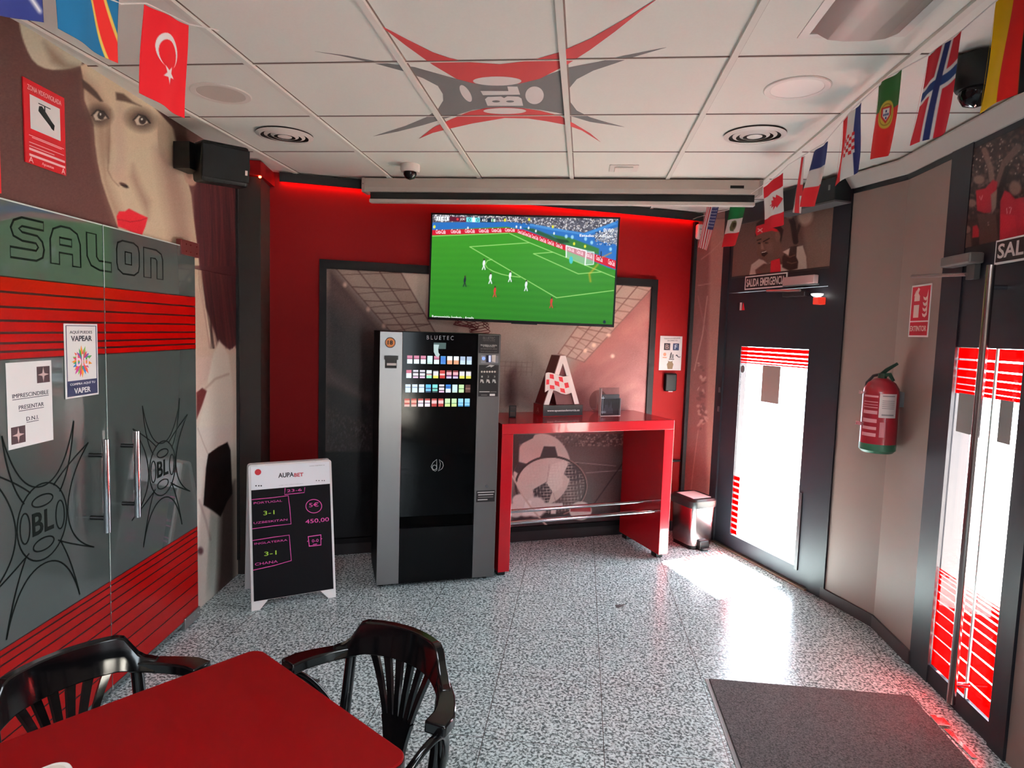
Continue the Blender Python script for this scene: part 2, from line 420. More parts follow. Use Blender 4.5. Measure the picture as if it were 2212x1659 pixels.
emb = thing('ceiling_emblem', None, None, (0, 2.7, TILE), kind=None); emb.parent = ce
PAINTG = mat((112, 106, 106), 0.7); PAINTR = mat((186, 62, 64), 0.7); PAINTW = mat((232, 222, 218), 0.6)
up_red = zl([(430, 140), (600, 230), (760, 310), (860, 345), (960, 368), (1160, 382), (1350, 360), (1510, 312), (1700, 230), (1900, 115), (2130, -30), (2000, 65), (1850, 185), (1700, 295), (1560, 385), (1400, 468), (1280, 497), (1140, 508), (1000, 495), (900, 468), (760, 385), (600, 270), (500, 192)])
gre = zl([(55, 306), (250, 332), (450, 372), (650, 400), (900, 470), (1000, 497), (1140, 510), (1280, 497), (1390, 467), (1560, 405), (1750, 368), (1900, 332), (2155, 282), (1950, 342), (1850, 377), (1720, 420), (1620, 472), (1572, 530), (1575, 600), (1620, 660), (1700, 700), (1800, 730), (1905, 758), (1700, 727), (1600, 697), (1500, 672), (1400, 655), (1290, 643), (1180, 640), (1060, 648), (1000, 655), (850, 702), (700, 747), (550, 785), (405, 813), (600, 750), (720, 700), (790, 652), (822, 600), (820, 560), (790, 512), (700, 465), (600, 428), (400, 374), (200, 330)])
lo_red = zl([(678, 827), (760, 762), (870, 710), (980, 665), (1080, 643), (1190, 638), (1290, 643), (1400, 660), (1520, 690), (1600, 735), (1700, 795), (1762, 847), (1650, 777), (1560, 745), (1440, 722), (1330, 706), (1190, 703), (1000, 735), (860, 767), (760, 792)])
G().prism(CE, CE.poly(gre), 0.0004, 0.0009).mk('grey_star', PAINTG, emb)
G().prism(CE, CE.poly(up_red), 0.0010, 0.0015).mk('red_arc', PAINTR, emb); G().prism(CE, CE.poly(lo_red), 0.0010, 0.0015).mk('red_arc', PAINTR, emb)
for cx, cy_, rx, ry in ((1145, 481, 145, 27), (1190, 660, 128, 18), (957, 555, 50, 50), (1368, 566, 55, 53)):
    pts = []
    for k in range(28):
        a = 2 * PI * k / 28; dx, dy = rx * math.cos(a), ry * math.sin(a)
        if cx == 957: dx, dy = dx * 0.55 + dy * 0.5, dy
        pts.append((cx + dx, cy_ + dy))
    G().prism(CE, CE.poly(zl(pts)), 0.0018, 0.0023).mk('pale_oval', PAINTW, emb)
G().prism(CE, CE.poly(zl([(1045, 540), (1212, 541), (1205, 513), (1266, 514), (1282, 562), (1060, 565)])), 0.0018, 0.0023).mk('letter_l', PAINTW, emb)
G().prism(CE, CE.poly(zl([(1087, 629), (1300, 629), (1290, 585), (1272, 574), (1205, 572), (1186, 583), (1168, 573), (1088, 576), (1072, 590)])), 0.0018, 0.0023).mk('letter_b', PAINTW, emb)
for cx in (1138, 1222): G().prism(CE, CE.poly(zl([(cx + 24 * math.cos(a), 602 + 6 * math.sin(a)) for a in np.linspace(0, 2 * PI, 14)[:-1]])), 0.0026, 0.0029).mk('letter_hole', PAINTG, emb)

# walls
WT = 0.10
WR = mat((120, 3, 5), 0.65, spec=.15, noise=0.04, nscale=3)
g = G().rect(BW, -0.32, 3.16, 0, CEIL + 0.05, -WT, 0); wb = g.mk('wall_back', WR); tag(wb, 'deep red painted end wall behind the television', 'wall', **STRUCT)
BROWN = (80, 50, 46)
g = G().rect(LW, -4.7, -0.30, 0, CEIL + 0.05, -WT, 0).rect(LW, -0.30, 1.95, 0, CEIL + 0.05, -WT, -0.004)
wl = g.mk('wall_left', mat(BROWN, 0.6)); tag(wl, 'brown wall with a large printed portrait above the glass doors', 'wall', **STRUCT)
g = G().rect(CW, -0.02, 0.32, 0, CEIL + 0.05, -WT, -0.004); wc = g.mk('wall_corner', mat((150, 105, 98), 0.55)); tag(wc, 'narrow slanted wall strip with a printed stadium picture', 'wall', **STRUCT)
BRW = mat((146, 124, 116), 0.5, noise=0.03, nscale=5)
g = G().rect(EW, -0.01, 0.42, 0, CEIL + 0.05, -WT, 0); we = g.mk('wall_slanted', BRW); tag(we, 'brown slanted wall between the two exits', 'wall', **STRUCT)
g = G().rect(RW, 0.0, 0.42, 0, CEIL + 0.05, -WT, 0).rect(RW, 1.16, 4.63, 0, CEIL + 0.05, -WT, 0).rect(RW, 4.63, 5.77, 0, 0.12, -WT, 0).rect(RW, 4.63, 5.77, 2.25, CEIL + 0.05, -WT, 0).rect(RW, 5.77, 6.3, 0, CEIL + 0.05, -WT, 0)
wr = g.mk('wall_right', BRW); tag(wr, 'brown side wall with the entrance and the shop window', 'wall', **STRUCT)
g = G().box((-2.5, -2.6, 0), (1.81, -2.5, CEIL + 0.05)); o = g.mk('wall_front', mat((150, 140, 134), 0.6)); tag(o, 'plain wall behind the viewer', 'wall', **STRUCT)
g = G()
for s in (4.63, 5.71): g.rect(RW, s, s + 0.06, 0.12, 2.25, -0.08, -0.01)
g.rect(RW, 4.63, 5.77, 0.12, 0.18, -0.08, -0.01).rect(RW, 4.63, 5.77, 2.19, 2.25, -0.08, -0.01)
win = g.mk('window_1', FRAME); tag(win, 'dark framed shop window beside the viewer', 'window', **STRUCT)
G().rect(RW, 4.69, 5.71, 0.18, 2.19, -0.05, -0.044).mk('window_pane', glassmat((250, 252, 252)), win)

# printed portrait on the left wall
SK = (208, 190, 162)


def z1(*p): return [(x / 2.962, y / 2.962) for x, y in p]
def z2(*p): return [(x / 2.861, 420 + y / 2.861) for x, y in p]
def z7(*p): return [(380 + x / 3.608, 900 + y / 3.608) for x, y in p]


def face(c):
    c.vgrad(0, 560, (70, 44, 41), (88, 56, 52))
    c.poly(z1((95, 60), (125, 160), (136, 215), (150, 262), (175, 325), (205, 380), (240, 415), (285, 437), (335, 447), (400, 445), (460, 436), (520, 420), (560, 300), (100, 20)), (196, 188, 166), 4)
    c.poly(z1((280, 270), (350, 330), (430, 400), (510, 425), (480, 440), (400, 440), (330, 400)), (120, 100, 84), 18, 0.7)
    face_poly = z1((515, 420), (535, 520), (540, 640), (570, 720), (600, 800), (608, 920), (625, 1040), (650, 1160), (690, 1280), (735, 1400), (770, 1500), (820, 1600), (900, 1700), (1290, 1700), (1265, 1580), (1240, 1400), (1225, 1250), (1200, 1150), (1160, 1060), (1140, 960), (1118, 830), (1000, 700), (900, 600), (600, 380))
    c.poly(face_poly, SK, 3)
    # modelling of the face in the print
    c.poly(z1((535, 480), (545, 650), (600, 800), (620, 1000), (680, 1250), (740, 1420), (800, 1420), (690, 1150), (700, 900), (690, 700), (600, 540)), (150, 120, 102), 26, 0.7)
    c.poly(z1((760, 640), (720, 800), (735, 1000), (700, 1110), (760, 1130), (810, 1080), (800, 900), (800, 700)), (198, 172, 152), 16, 0.8)
    c.poly(z1((1000, 950), (1150, 1060), (1210, 1300), (1240, 1600), (1120, 1600), (1060, 1300)), (158, 126, 112), 34, 0.75)
    c.poly(z1((1020, 760), (1118, 850), (1140, 1000), (1200, 1150), (1120, 1080), (1050, 920)), (196, 166, 144), 22, 0.5)
    c.poly(z1((850, 1050), (900, 1180), (960, 1290), (950, 1400), (880, 1250), (830, 1130)), (146, 112, 98), 16, 0.55)
    c.poly(z1((690, 760), (705, 900), (695, 1040), (680, 1000), (680, 860)), (128, 98, 84), 9, 0.6)
    # brows and eyes
    c.poly(z1((525, 505), (570, 540), (620, 590), (660, 650), (640, 650), (580, 600), (530, 560)), (48, 32, 28), 4, 0.9)
    c.poly(z1((740, 590), (790, 600), (850, 650), (905, 680), (800, 650), (745, 640)), (58, 38, 32), 5, 0.85)
    for cx, cy_, rx, ry in ((635, 735, 74, 62), (900, 765, 88, 66)):
        c.ell(cx / 2.962, cy_ / 2.962, rx / 2.962, ry / 2.962, (52, 36, 32), 0.9, 0.25, 0.8)
        c.poly(z1((cx - 38, cy_ + 4), (cx - 12, cy_ - 24), (cx + 24, cy_ - 12), (cx + 48, cy_ + 20), (cx + 14, cy_ + 36), (cx - 24, cy_ + 34)), (196, 180, 164), 2)
        c.ell((cx + 12) / 2.962, (cy_ + 4) / 2.962, 8.0, 9.0, (44, 34, 32), 0.2); c.ell((cx + 8) / 2.962, (cy_ - 2) / 2.962, 2.0, 2.4, (225, 220, 214), 0.4)
        c.line(z1((cx - 48, cy_ + 4), (cx - 14, cy_ - 32), (cx + 28, cy_ - 20), (cx + 60, cy_ + 22)), 3.2, (22, 16, 15), 1.5)
    # nose, mouth
    c.line(z1((705, 700), (700, 900), (690, 1090), (720, 1150), (760, 1190)), 2.4, (120, 90, 76), 3, 0.6)
    c.ell(793 / 2.962, 1185 / 2.962, 11, 4, (48, 30, 26), 0.5, 0.5); c.ell(770 / 2.962, 1135 / 2.962, 20, 12, (196, 168, 148), 0.8, 0.3, 0.5)
    c.poly(z1((745, 1385), (762, 1352), (800, 1352), (825, 1334), (880, 1362), (945, 1393), (930, 1450), (908, 1505), (855, 1490), (790, 1462), (755, 1450)), (206, 38, 50), 2.5)
    c.line(z1((755, 1402), (830, 1420), (900, 1410), (940, 1395)), 1.6, (130, 14, 26), 1.5, 0.8)
    # ear, neck, hair
    c.ell(412, 378, 15, 24, (188, 152, 132), 0.2, -0.2); c.ell(408, 372, 7, 14, (140, 104, 90), 0.5, -0.2, 0.7)
    hair = z1((1215, 1040), (1300, 900), (1600, 900), (1600, 1800), (1290, 1800), (1268, 1620), (1248, 1420), (1240, 1240), (1262, 1160), (1245, 1100))
    c.poly(hair, (62, 26, 30), 4)
    for k in range(26):
        x = 1270 + RNG.uniform(0, 210); c.line(z1((x, 1080), (x + RNG.uniform(-10, 30), 1300), (x + RNG.uniform(0, 70), 1700)), RNG.uniform(1, 3.5), (92, 44, 46) if k % 2 else (38, 16, 20), 2.5, 0.55)
    c.poly(z1((1105, 815), (1260, 870), (1260, 1040), (1205, 1060), (1140, 980)), (70, 44, 38), 6, 0.8)
    c.grain(2.5)


painted('portrait_print', LW, -0.30, 1.86, 1.90, CEIL + 0.02, 330, 170, face, 0.0, 0.004, wl, 0.55)


def lower(c):
    c.c[:] = SK
    c.vgrad(540, 900, (200, 178, 152), (220, 206, 190))
    c.poly(z2((1200, 150), (1245, 450), (1272, 700), (1345, 905), (1420, 960), (1500, 900), (1500, 0), (1190, 0)), (62, 26, 30), 4)
    for k in range(22):
        x = 1215 + RNG.uniform(0, 200); c.line(z2((x, 280), (x + RNG.uniform(0, 50), 560), (x + RNG.uniform(30, 110), 950)), RNG.uniform(1, 3), (94, 46, 46) if k % 2 else (36, 15, 18), 2.5, 0.55)
    c.poly(z2((1205, 560), (1250, 620), (1300, 900), (1310, 1000), (1210, 1020)), (196, 164, 146), 8, 0.6)
    c.poly(z2((1210, 1010), (1310, 1000), (1300, 1120), (1210, 1240)), (206, 178, 166), 10, 0.7)
    c.poly(z2((1355, 900), (1412, 990), (1440, 1200), (1440, 1700), (1190, 1700), (1210, 1500), (1260, 1300), (1290, 1120), (1320, 980)), (226, 218, 202), 5)
    c.line(z2((1412, 1110), (1330, 1140), (1260, 1210)), 4, (170, 140, 122), 5, 0.6)
    c.poly(z2((1213, 1225), (1250, 1195), (1278, 1215), (1250, 1300), (1215, 1390)), (96, 40, 40), 3)
    c.poly(z7((160, 90), (430, 60), (430, 1500), (150, 1600)), (222, 214, 202), 8)
    c.poly(z7((270, 760), (350, 790), (340, 1400), (300, 1450), (250, 1300), (260, 900)), (190, 196, 186), 12, 0.8)
    c.poly(z7((350, 640), (460, 500), (460, 1600), (300, 1600), (330, 1200)), (72, 58, 54), 14, 0.95)
    c.line(z7((170, 90), (215, 210), (250, 290)), 1.5, (160, 140, 125), 1.5, 0.7)
    c.poly(z7((215, 690), (235, 400), (252, 292), (330, 235), (402, 198), (425, 260), (440, 600), (400, 660), (348, 782), (280, 730)), (20, 12, 12), 2.5)
    c.line(z7((180, 650), (230, 800), (270, 960)), 2, (120, 90, 90), 6, 0.5); c.ell(433, 1190, 6, 8, (110, 70, 74), 0.8)
    c.grain(2.5)


painted('portrait_print', LW, 1.05, 1.86, 0.0, 1.90, 110, 330, lower, 0.0, 0.004, wl, 0.5)

# dark column with the red light box
g = G().prism(Plane((0, 0, 0), (1, 0, 0), (0, 1, 0)), [(-2.16, 3.80), (-2.012, 3.830), (-2.085, 4.09), (-2.24, 4.03)], 0, CEIL)
col = g.mk('wall_pier', mat((50, 43, 41), 0.55, spec=.3)); tag(col, 'charcoal pier between the portrait and the red wall', 'wall', **STRUCT)
g = G().rect(COLP, -0.05, 0.01, 0.1, 2.5, 0.0, 0.012); g.mk('corner_strip', mat((40, 38, 38), 0.3), col)
bx = G().prism(Plane((0, 0, 0), (1, 0, 0), (0, 1, 0)), [(-2.16, 3.74), (-1.985, 3.778), (-2.055, 4.10), (-2.24, 4.02)], 2.515, CEIL - 0.002).mk('trim_1', WR); tag(bx, 'red boxed-in light pelmet on top of the pier', 'trim', **STRUCT)

# black pelmet over the red wall hides the red light strip
pel = G().rect(BW, -0.14, 3.05, 2.545, CEIL - 0.001, 0.045, 0.065).rect(BW, -0.14, 3.05, CEIL - 0.02, CEIL - 0.001, 0.0, 0.045)
pel = pel.mk('trim_2', mat((24, 22, 24), 0.5)); tag(pel, 'black pelmet board along the top of the red wall', 'trim', **STRUCT)
led = thing('light_strip', 'thin red glowing light strip behind the black pelmet', 'light', BW.w(1.4, 2.56, 0.03))
LEDM = emat((255, 18, 8), 14.0)
G().rect(BW, -0.13, 3.0, 2.556, 2.564, 0.012, 0.03).mk('diode_strip', LEDM, led); G().rect(BW, -0.13, 3.0, 2.564, 2.572, 0.0, 0.04).mk('channel', mat((180, 180, 180), 0.4), led)
g = G().lathe([(0, -0.012), (0.008, -0.008), (0.008, 0.0), (0, 0.0)], (-1.998, 3.795, 2.513)).mk('spot_diode', emat((255, 60, 30), 30.0)); tag(g, 'tiny glowing red lamp under the red pelmet box', 'light')

# cornice over the slanted and the right-hand wall
g = G()
cpts = [(DW.w(0.98, 0), DW.n), (EW.w(0.0, 0), EW.n), (RW.w(0, 0), (EW.n + RW.n) / 2), (RW.w(6.2, 0), RW.n)]
prof = [(0.0, CEIL - 0.075), (0.012, CEIL - 0.075), (0.07, CEIL - 0.012), (0.07, CEIL - 0.0045), (0.0, CEIL - 0.0045)]
vs = []
for p, n in cpts:
    for a, z in prof: vs.append((p[0] + n[0] * a, p[1] + n[1] * a, z))
fs = [(i * 5 + k, i * 5 + (k + 1) % 5, i * 5 + 5 + (k + 1) % 5, i * 5 + 5 + k) for i in range(3) for k in range(5)] + [(0, 1, 2, 3, 4), (15, 16, 17, 18, 19)]
o = mk('trim_3', vs, fs, mat((196, 186, 178), 0.7)); tag(o, 'pale sloping cornice along the wall with the exits', 'trim', **STRUCT)
o = G().rect(EW, 0.0, 0.41, 2.50, CEIL - 0.076, 0.0, 0.004).rect(RW, 0.0, 0.44, 2.50, CEIL - 0.076, 0.0, 0.004).mk('trim_4', mat((30, 28, 31), 0.5)); tag(o, 'black band under the cornice', 'trim', **STRUCT)
o = G().rect(BW, 0.0, 3.04, 0.0, 0.08, 0.0, 0.012).mk('baseboard_back', mat((40, 34, 36), 0.5)); tag(o, 'dark skirting under the red wall', 'baseboard', **STRUCT)
o = G().rect(EW, 0.0, 0.41, 0.0, 0.07, 0.0, 0.012).rect(RW, 0.0, 0.42, 0.0, 0.07, 0.0, 0.012).mk('baseboard_right', mat((70, 60, 62), 0.5)); tag(o, 'dark skirting below the extinguisher', 'baseboard', **STRUCT)
o = G().rect(BW, 3.0, 3.06, 0, 2.54, 0.0, 0.03).mk('trim_5', mat((30, 26, 28), 0.5)); tag(o, 'black corner post at the end of the red wall', 'trim', **STRUCT)


# corner strip print
def cornerprint(c):
    c.vgrad(480, 1160, (118, 74, 70), (140, 92, 88))
    c.poly([(1535, 470), (1570, 470), (1550, 1160), (1530, 1160), (1525, 900)], (172, 128, 116), 8, 0.8)
    c.line([(1528, 640), (1518, 720), (1500, 800)], 2.5, (190, 150, 140), 2, 0.7); c.line([(1515, 560), (1535, 545), (1560, 520)], 2, (186, 146, 136), 2, 0.6)
    c.line([(1508, 617), (1535, 612)], 1.8, (186, 146, 136), 2, 0.6); c.line([(1508, 640), (1520, 700), (1535, 735)], 2, (150, 100, 96), 2, 0.7)
    for k in range(40): c.ell(1508 + RNG.uniform(0, 18), RNG.uniform(780, 930), RNG.uniform(1, 4), RNG.uniform(2, 7), (196, 160, 150) if k % 2 else (92, 56, 56), 0.6, RNG.uniform(0, 3), 0.6)
    c.line([(1508, 930), (1498, 1010), (1488, 1100)], 1.5, (196, 150, 140), 2, 0.6)
    c.grain(3)


painted('stadium_print', CW, 0.0, 0.30, 0.06, 2.55, 60, 320, cornerprint, 0.0, 0.004, wc, 0.5)

# ================================================================== glass double door on the portrait wall
GLASSG = mat((78, 86, 83), 0.05, 0.0, 0.6, coat=0.9)
REDF = mat((156, 5, 3), 0.2, spec=.3)
LINE = mat((8, 16, 12), 0.6, spec=.08)
UPB = [1.748, 1.696, 1.647, 1.602, 1.562, 1.528, 1.500, 1.472]
LOB = [0.512, 0.489, 0.457, 0.418, 0.372, 0.322, 0.265, 0.200, 0.130, 0.045]


def qb(p0, p1, p2, n=14): return [((1 - t) ** 2 * p0[0] + 2 * t * (1 - t) * p1[0] + t * t * p2[0], (1 - t) ** 2 * p0[1] + 2 * t * (1 - t) * p1[1] + t * t * p2[1]) for t in np.linspace(0, 1, n)]


def emblem_lines(parent, cu, ct, k=1.0):
    """line drawing of the star emblem, centred at cu, ct on the glass"""
    g = G()
    def L(pts, close=False): g.ring(GL, [(cu + x * k, ct + y * k) for x, y in pts], 0.0055, 0.0011, 0.0016, close)
    E = lambda x, y, rx, ry, rot=0: L([(x + rx * math.cos(a) * math.cos(rot) - ry * math.sin(a) * math.sin(rot), y + rx * math.cos(a) * math.sin(rot) + ry * math.sin(a) * math.cos(rot)) for a in np.linspace(0, 2 * PI, 41)[:-1]], True)
    for sx in (-1, 1):
        f = lambda pts: [(sx * x, y) for x, y in pts]
        L(f(qb((0, .125), (.11, .125), (.17, .33)))); L(f(qb((.17, .33), (.15, .16), (.085, .085))))
        L(f(qb((.055, .115), (.12, .17), (.25, .235)))); L(f(qb((.25, .235), (.13, .12), (.125, 0)))); L(f(qb((.125, 0), (.13, -.12), (.27, -.185))))
        L(f(qb((.27, -.185), (.14, -.13), (.07, -.09)))); L(f(qb((0, -.15), (.12, -.15), (.18, -.34)))); L(f(qb((.18, -.34), (.14, -.19), (.085, -.10))))
        E(sx * .085, 0, .022, .052)
    E(0, .075, .05, .02); E(0, -.08, .05, .022); E(0, 0, .12, .135)
    g.mk('emblem_drawing', LINE, parent)
    text('emblem_letters', 'BL', GL, cu - .052 * k, cu + .052 * k, ct - .04 * k, ct + .04 * k, LINE, 0.0005, parent, bold=0.02)


SALON = {
    'S': [(1, .96), (.35, .96), (.12, .86), (.03, .68), (.10, .50), (.35, .42), (.75, .42), (.82, .33), (.75, .24), (0, .24), (0, 0), (.75, 0), (.95, .10), (1, .30), (.95, .48), (.80, .60), (.35, .62), (.26, .69), (.35, .76), (1, .76)],
    'A': [(0, 0), (0, .6), (.10, .86), (.35, .97), (.65, .97), (.90, .86), (1, .6), (1, 0), (.72, 0), (.72, .30), (.28, .30), (.28, 0)],
    'A2': [(.30, .50), (.30, .68), (.70, .68), (.70, .50)],
    'L': [(0, .97), (.38, .97), (.38, .36), (.48, .26), (1, .26), (1, 0), (.5, 0), (.15, .10), (0, .34)],
    'O': [(.25, 0), (.75, 0), (.95, .12), (1, .3), (1, .7), (.95, .88), (.75, .97), (.25, .97), (.05, .88), (0, .7), (0, .3), (.05, .12)],
    'O2': [(.36, .30), (.36, .66), (.64, .66), (.64, .30)],
    'N': [(0, 0), (0, .92), (.65, .92), (.92, .82), (1, .64), (1, 0), (.68, 0), (.68, .58), (.60, .64), (.36, .64), (.36, 0)]}


def leaf(name, label, s0, s1):
    t = thing(name, label, 'door', GL.w((s0 + s1) / 2, 0), kind='structure')
    pane = G().rect(GL, s0, s1, 0.03, 1.993, -0.012, 0.0).mk('glass_panel', GLASSG, t)
    for bands in (UPB, LOB):
        G().rect(GL, s0, s1, bands[-1], bands[0], 0.0001, 0.0005).mk('dark_film', mat((58, 6, 5), .3, spec=.2), t)
        g = G()
        for a, b in zip(bands[:-1], bands[1:]):
            gap = 0.0058 if bands is UPB else 0.0050
            g.rect(GL, s0, s1, b + gap * .7, a - gap * .7, 0.0004, 0.0010)
        g.mk('striped_film', REDF, t)
    G().rect(GL, s0, s1, 1.993, 1.998, -0.012, 0.0).rect(GL, s0, s0 + 0.003, 0.03, 1.993, -0.013, 0.001).mk('glass_edge', mat((200, 214, 206), 0.2), t)
    return t


ldoor = leaf('door_3', 'grey glass door leaf with the red stripes and the paper notices', -0.36, 0.431)
rdoor = leaf('door_4', 'grey glass door leaf hinged beside the charcoal pier', 0.435, 1.200)
emblem_lines(ldoor, 0.055, 0.885, 1.03); emblem_lines(rdoor, 0.86, 0.905, 0.98)
# large outlined lettering across both leaves
for ch, (x0, y0, x1, y1), dr in (('S', (23, 571, 93, 466), ldoor), ('A', (110, 583, 172, 486), ldoor), ('L', (189, 596, 239, 503), rdoor), ('O', (253, 604, 300, 521), rdoor), ('N', (311, 612, 351, 533), rdoor)):
    a0, b0 = GL.st(x0, y0), GL.st(x1, y1); zb, zt = 1.812, 1.956
    g = G()
    for kk in (ch, ch + '2'):
        if kk in SALON: g.ring(GL, [(a0[0] + (b0[0] - a0[0]) * u, zb + (zt - zb) * v) for u, v in SALON[kk]], 0.0075, 0.0003, 0.0009)
    g.mk('lettering', LINE, dr)


def pull_handle(s, parent):
    h = G().tube([GL.w(s, 0.762, 0.065), GL.w(s, 1.14, 0.065)], 0.0135, 16).mk('pull_handle', mat((190, 190, 195), 0.08, 1.0), parent, smooth=40)
    for z in (0.82, 1.075): G().tube([GL.w(s, z, 0.0), GL.w(s, z, 0.062)], 0.009, 10).mk('standoff', mat((90, 88, 88), 0.3, 1.0), h, smooth=40)


pull_handle(GL.st(230, 1040, .065)[0], ldoor); pull_handle(GL.st(296, 1010, .065)[0], rdoor)
hg = G().rect(GL, 1.05, 1.235, 1.953, 2.028, -0.02, 0.008).mk('patch_hinge', mat((92, 40, 40), 0.35, 0.3), rdoor, bevel=0.002)
g = G()
for s in (1.095, 1.14, 1.205):
    for z in (1.972, 2.008): g.ell(GL, s, z, 0.004, 0.004, 0.008, 0.010, 10)
g.mk('screw', CHROME, hg)
hg = G().rect(GL, 1.04, 1.205, 0.004, 0.062, -0.02, 0.010).mk('floor_hinge', mat((170, 168, 166), 0.3, 0.9), rdoor, bevel=0.002)
g = G()
for s in (1.09, 1.14, 1.18): g.ell(GL, s, 0.036, 0.005, 0.005, 0.010, 0.012, 10)
g.mk('screw', mat((240, 240, 240), 0.2, 1.0), hg)

# notices on the glass
NAVY = mat((36, 40, 78), 0.5); INK = mat((52, 50, 60), 0.6)
P = thing('paper_notice', 'white sheet asking for identity documents, taped on the glass door', 'notice', GL.w(0.01, 1.17, 0.002))
x0, x1, z0, z1_ = -0.095, 0.116, 1.172, 1.463
G().rect(GL, x0, x1, z0, z1_, 0.0015, 0.0025).mk('sheet', WHITE, P)
for tx, za, zb, ua, ub in (('IMPRESCINDIBLE', 1.343, 1.357, -0.072, 0.098), ('PRESENTAR', 1.302, 1.316, -0.045, 0.072), ('D.N.I.', 1.259, 1.273, -0.012, 0.045)):
    text('lettering', tx, GL, ua, ub, za, zb, INK, 0.0026, P); G().rect(GL, ua, ub, za - 0.006, za - 0.004, 0.0026, 0.003).mk('underline', INK, P)
for a, b in ((0.043, 1.385), (-0.082, 1.188)):
    q = G().rect(GL, a, a + 0.063, b, b + 0.058, 0.0026, 0.0030).mk('emblem_picture', mat((64, 40, 46), 0.5), P); cx, cz = a + 0.031, b + 0.029
    st = []
    for k in range(8):
        an = PI / 4 * k + PI / 8 * 2 + PI / 4; r = (0.027 if k % 2 == 0 else 0.007); st.append((cx + r * math.cos(an), cz + r * math.sin(an)))
    G().prism(GL, st, 0.0030, 0.0033).mk('star', mat((210, 180, 176), 0.5), q)
P = thing('vaping_poster', 'small white poster with a colour splash and navy lettering on the glass door', 'poster', GL.w(0.285, 1.312, 0.004))
x0, x1, z0, z1_ = 0.185, 0.379, 1.313, 1.596
G().rect(GL, x0, x1, z0, z1_, 0.002, 0.0045).mk('board', WHITE, P, bevel=0.0008)
g = G().rect(GL, x0 + .010, x1 - .010, z0 + .008, z0 + .066, 0.0046, 0.0052).mk('blue_panel', NAVY, P)
g = G()
g.ring(GL, [(x0 + .010, z0 + .008), (x1 - .010, z0 + .008), (x1 - .010, z1_ - .008), (x0 + .010, z1_ - .008)], 0.004, 0.0046, 0.0052).mk('border_line', NAVY, P)
text('lettering', 'AQUÍ PUEDES', GL, x0 + .030, x1 - .034, 1.556, 1.572, INK, 0.0047, P); text('lettering', 'VAPEAR', GL, x0 + .036, x1 - .036, 1.529, 1.550, INK, 0.0047, P, bold=0.02)
text('lettering', 'COMPRA AQUÍ TU', GL, x0 + .024, x1 - .024, 1.360, 1.372, WHITE, 0.0054, P); text('lettering', 'VAPER', GL, x0 + .046, x1 - .052, 1.329, 1.350, WHITE, 0.0054, P, bold=0.02)
cx, cz = (x0 + x1) / 2, 1.453
for k in range(34):
    a = 2 * PI * k / 34 + RNG.uniform(-.1, .1); r = RNG.uniform(.036, .066); cc = [(228, 60, 110), (240, 150, 40), (60, 150, 70), (50, 120, 190), (150, 70, 160), (236, 90, 60), (200, 60, 150), (120, 180, 70)][k % 8]
    G().prism(GL, [(cx, cz), (cx + r * .7 * math.cos(a - .14), cz + r * .7 * math.sin(a - .14)), (cx + r * math.cos(a), cz + r * math.sin(a)), (cx + r * .7 * math.cos(a + .14), cz + r * .7 * math.sin(a + .14))], 0.0047, 0.0048 + 0.00002 * k).mk('colour_splash', mat(cc, 0.5), P)
text('lettering', 'blu', GL, cx - .036, cx + .036, cz - .02, cz + .026, mat((250, 225, 232), 0.4), 0.0060, P, bold=0.02)

# camera-surveillance board on the portrait
P = thing('surveillance_sign', 'red video-surveillance sign with a camera picture on the brown wall', 'sign', LW.w(0.17, 2.151, 0.004))
G().rect(LW, 0.066, 0.272, 2.151, 2.436, 0.001, 0.005).mk('board', mat((190, 24, 34), 0.4), P)
pic = G().rect(LW, 0.095, 0.245, 2.272, 2.388, 0.0051, 0.0058).mk('picture_panel', WHITE, P)
g = G().prism(LW, [(0.135, 2.372), (0.195, 2.372), (0.195, 2.369), (0.168, 2.369), (0.168, 2.345), (0.163, 2.345), (0.163, 2.369), (0.135, 2.369)], 0.0059, 0.0066)
g.prism(LW, [(0.138, 2.362), (0.152, 2.366), (0.198, 2.328), (0.214, 2.318), (0.210, 2.298), (0.198, 2.302), (0.192, 2.308), (0.134, 2.344)], 0.0059, 0.0066).mk('camera_symbol', BLACK, pic)
text('lettering', 'ZONA VIDEOVIGILADA', LW, 0.085, 0.254, 2.402, 2.419, mat((240, 190, 190), 0.5), 0.0052, P)
g = G()
for z, a, b in ((2.248, 0.086, 0.262), (2.243, 0.1, 0.25), (2.224, 0.086, 0.262), (2.212, 0.086, 0.21)): g.rect(LW, a, b, z - .0012, z + .0012, 0.0052, 0.0056)
for z in (2.201, 2.181): g.rect(LW, 0.085, 0.266, z - .004, z + .004, 0.0052, 0.0056)
g.mk('text_line', mat((236, 196, 196), 0.5), P)
text('lettering', 'A', LW, 0.082, 0.104, 2.155, 2.175, mat((240, 190, 190), 0.5), 0.0052, P); text('lettering', 'A', LW, 0.246, 0.266, 2.155, 2.175, mat((240, 190, 190), 0.5), 0.0052, P); text('lettering', 'Apuestas', LW, 0.145, 0.205, 2.157, 2.170, mat((240, 190, 190), 0.5), 0.0052, P)
o = G().rect(LW, -0.20, -0.045, 2.02, 2.21, 0.001, 0.005).mk('wall_notice', mat((196, 26, 36), 0.4)); tag(o, 'edge of a red notice on the brown wall, mostly out of the picture', 'sign')

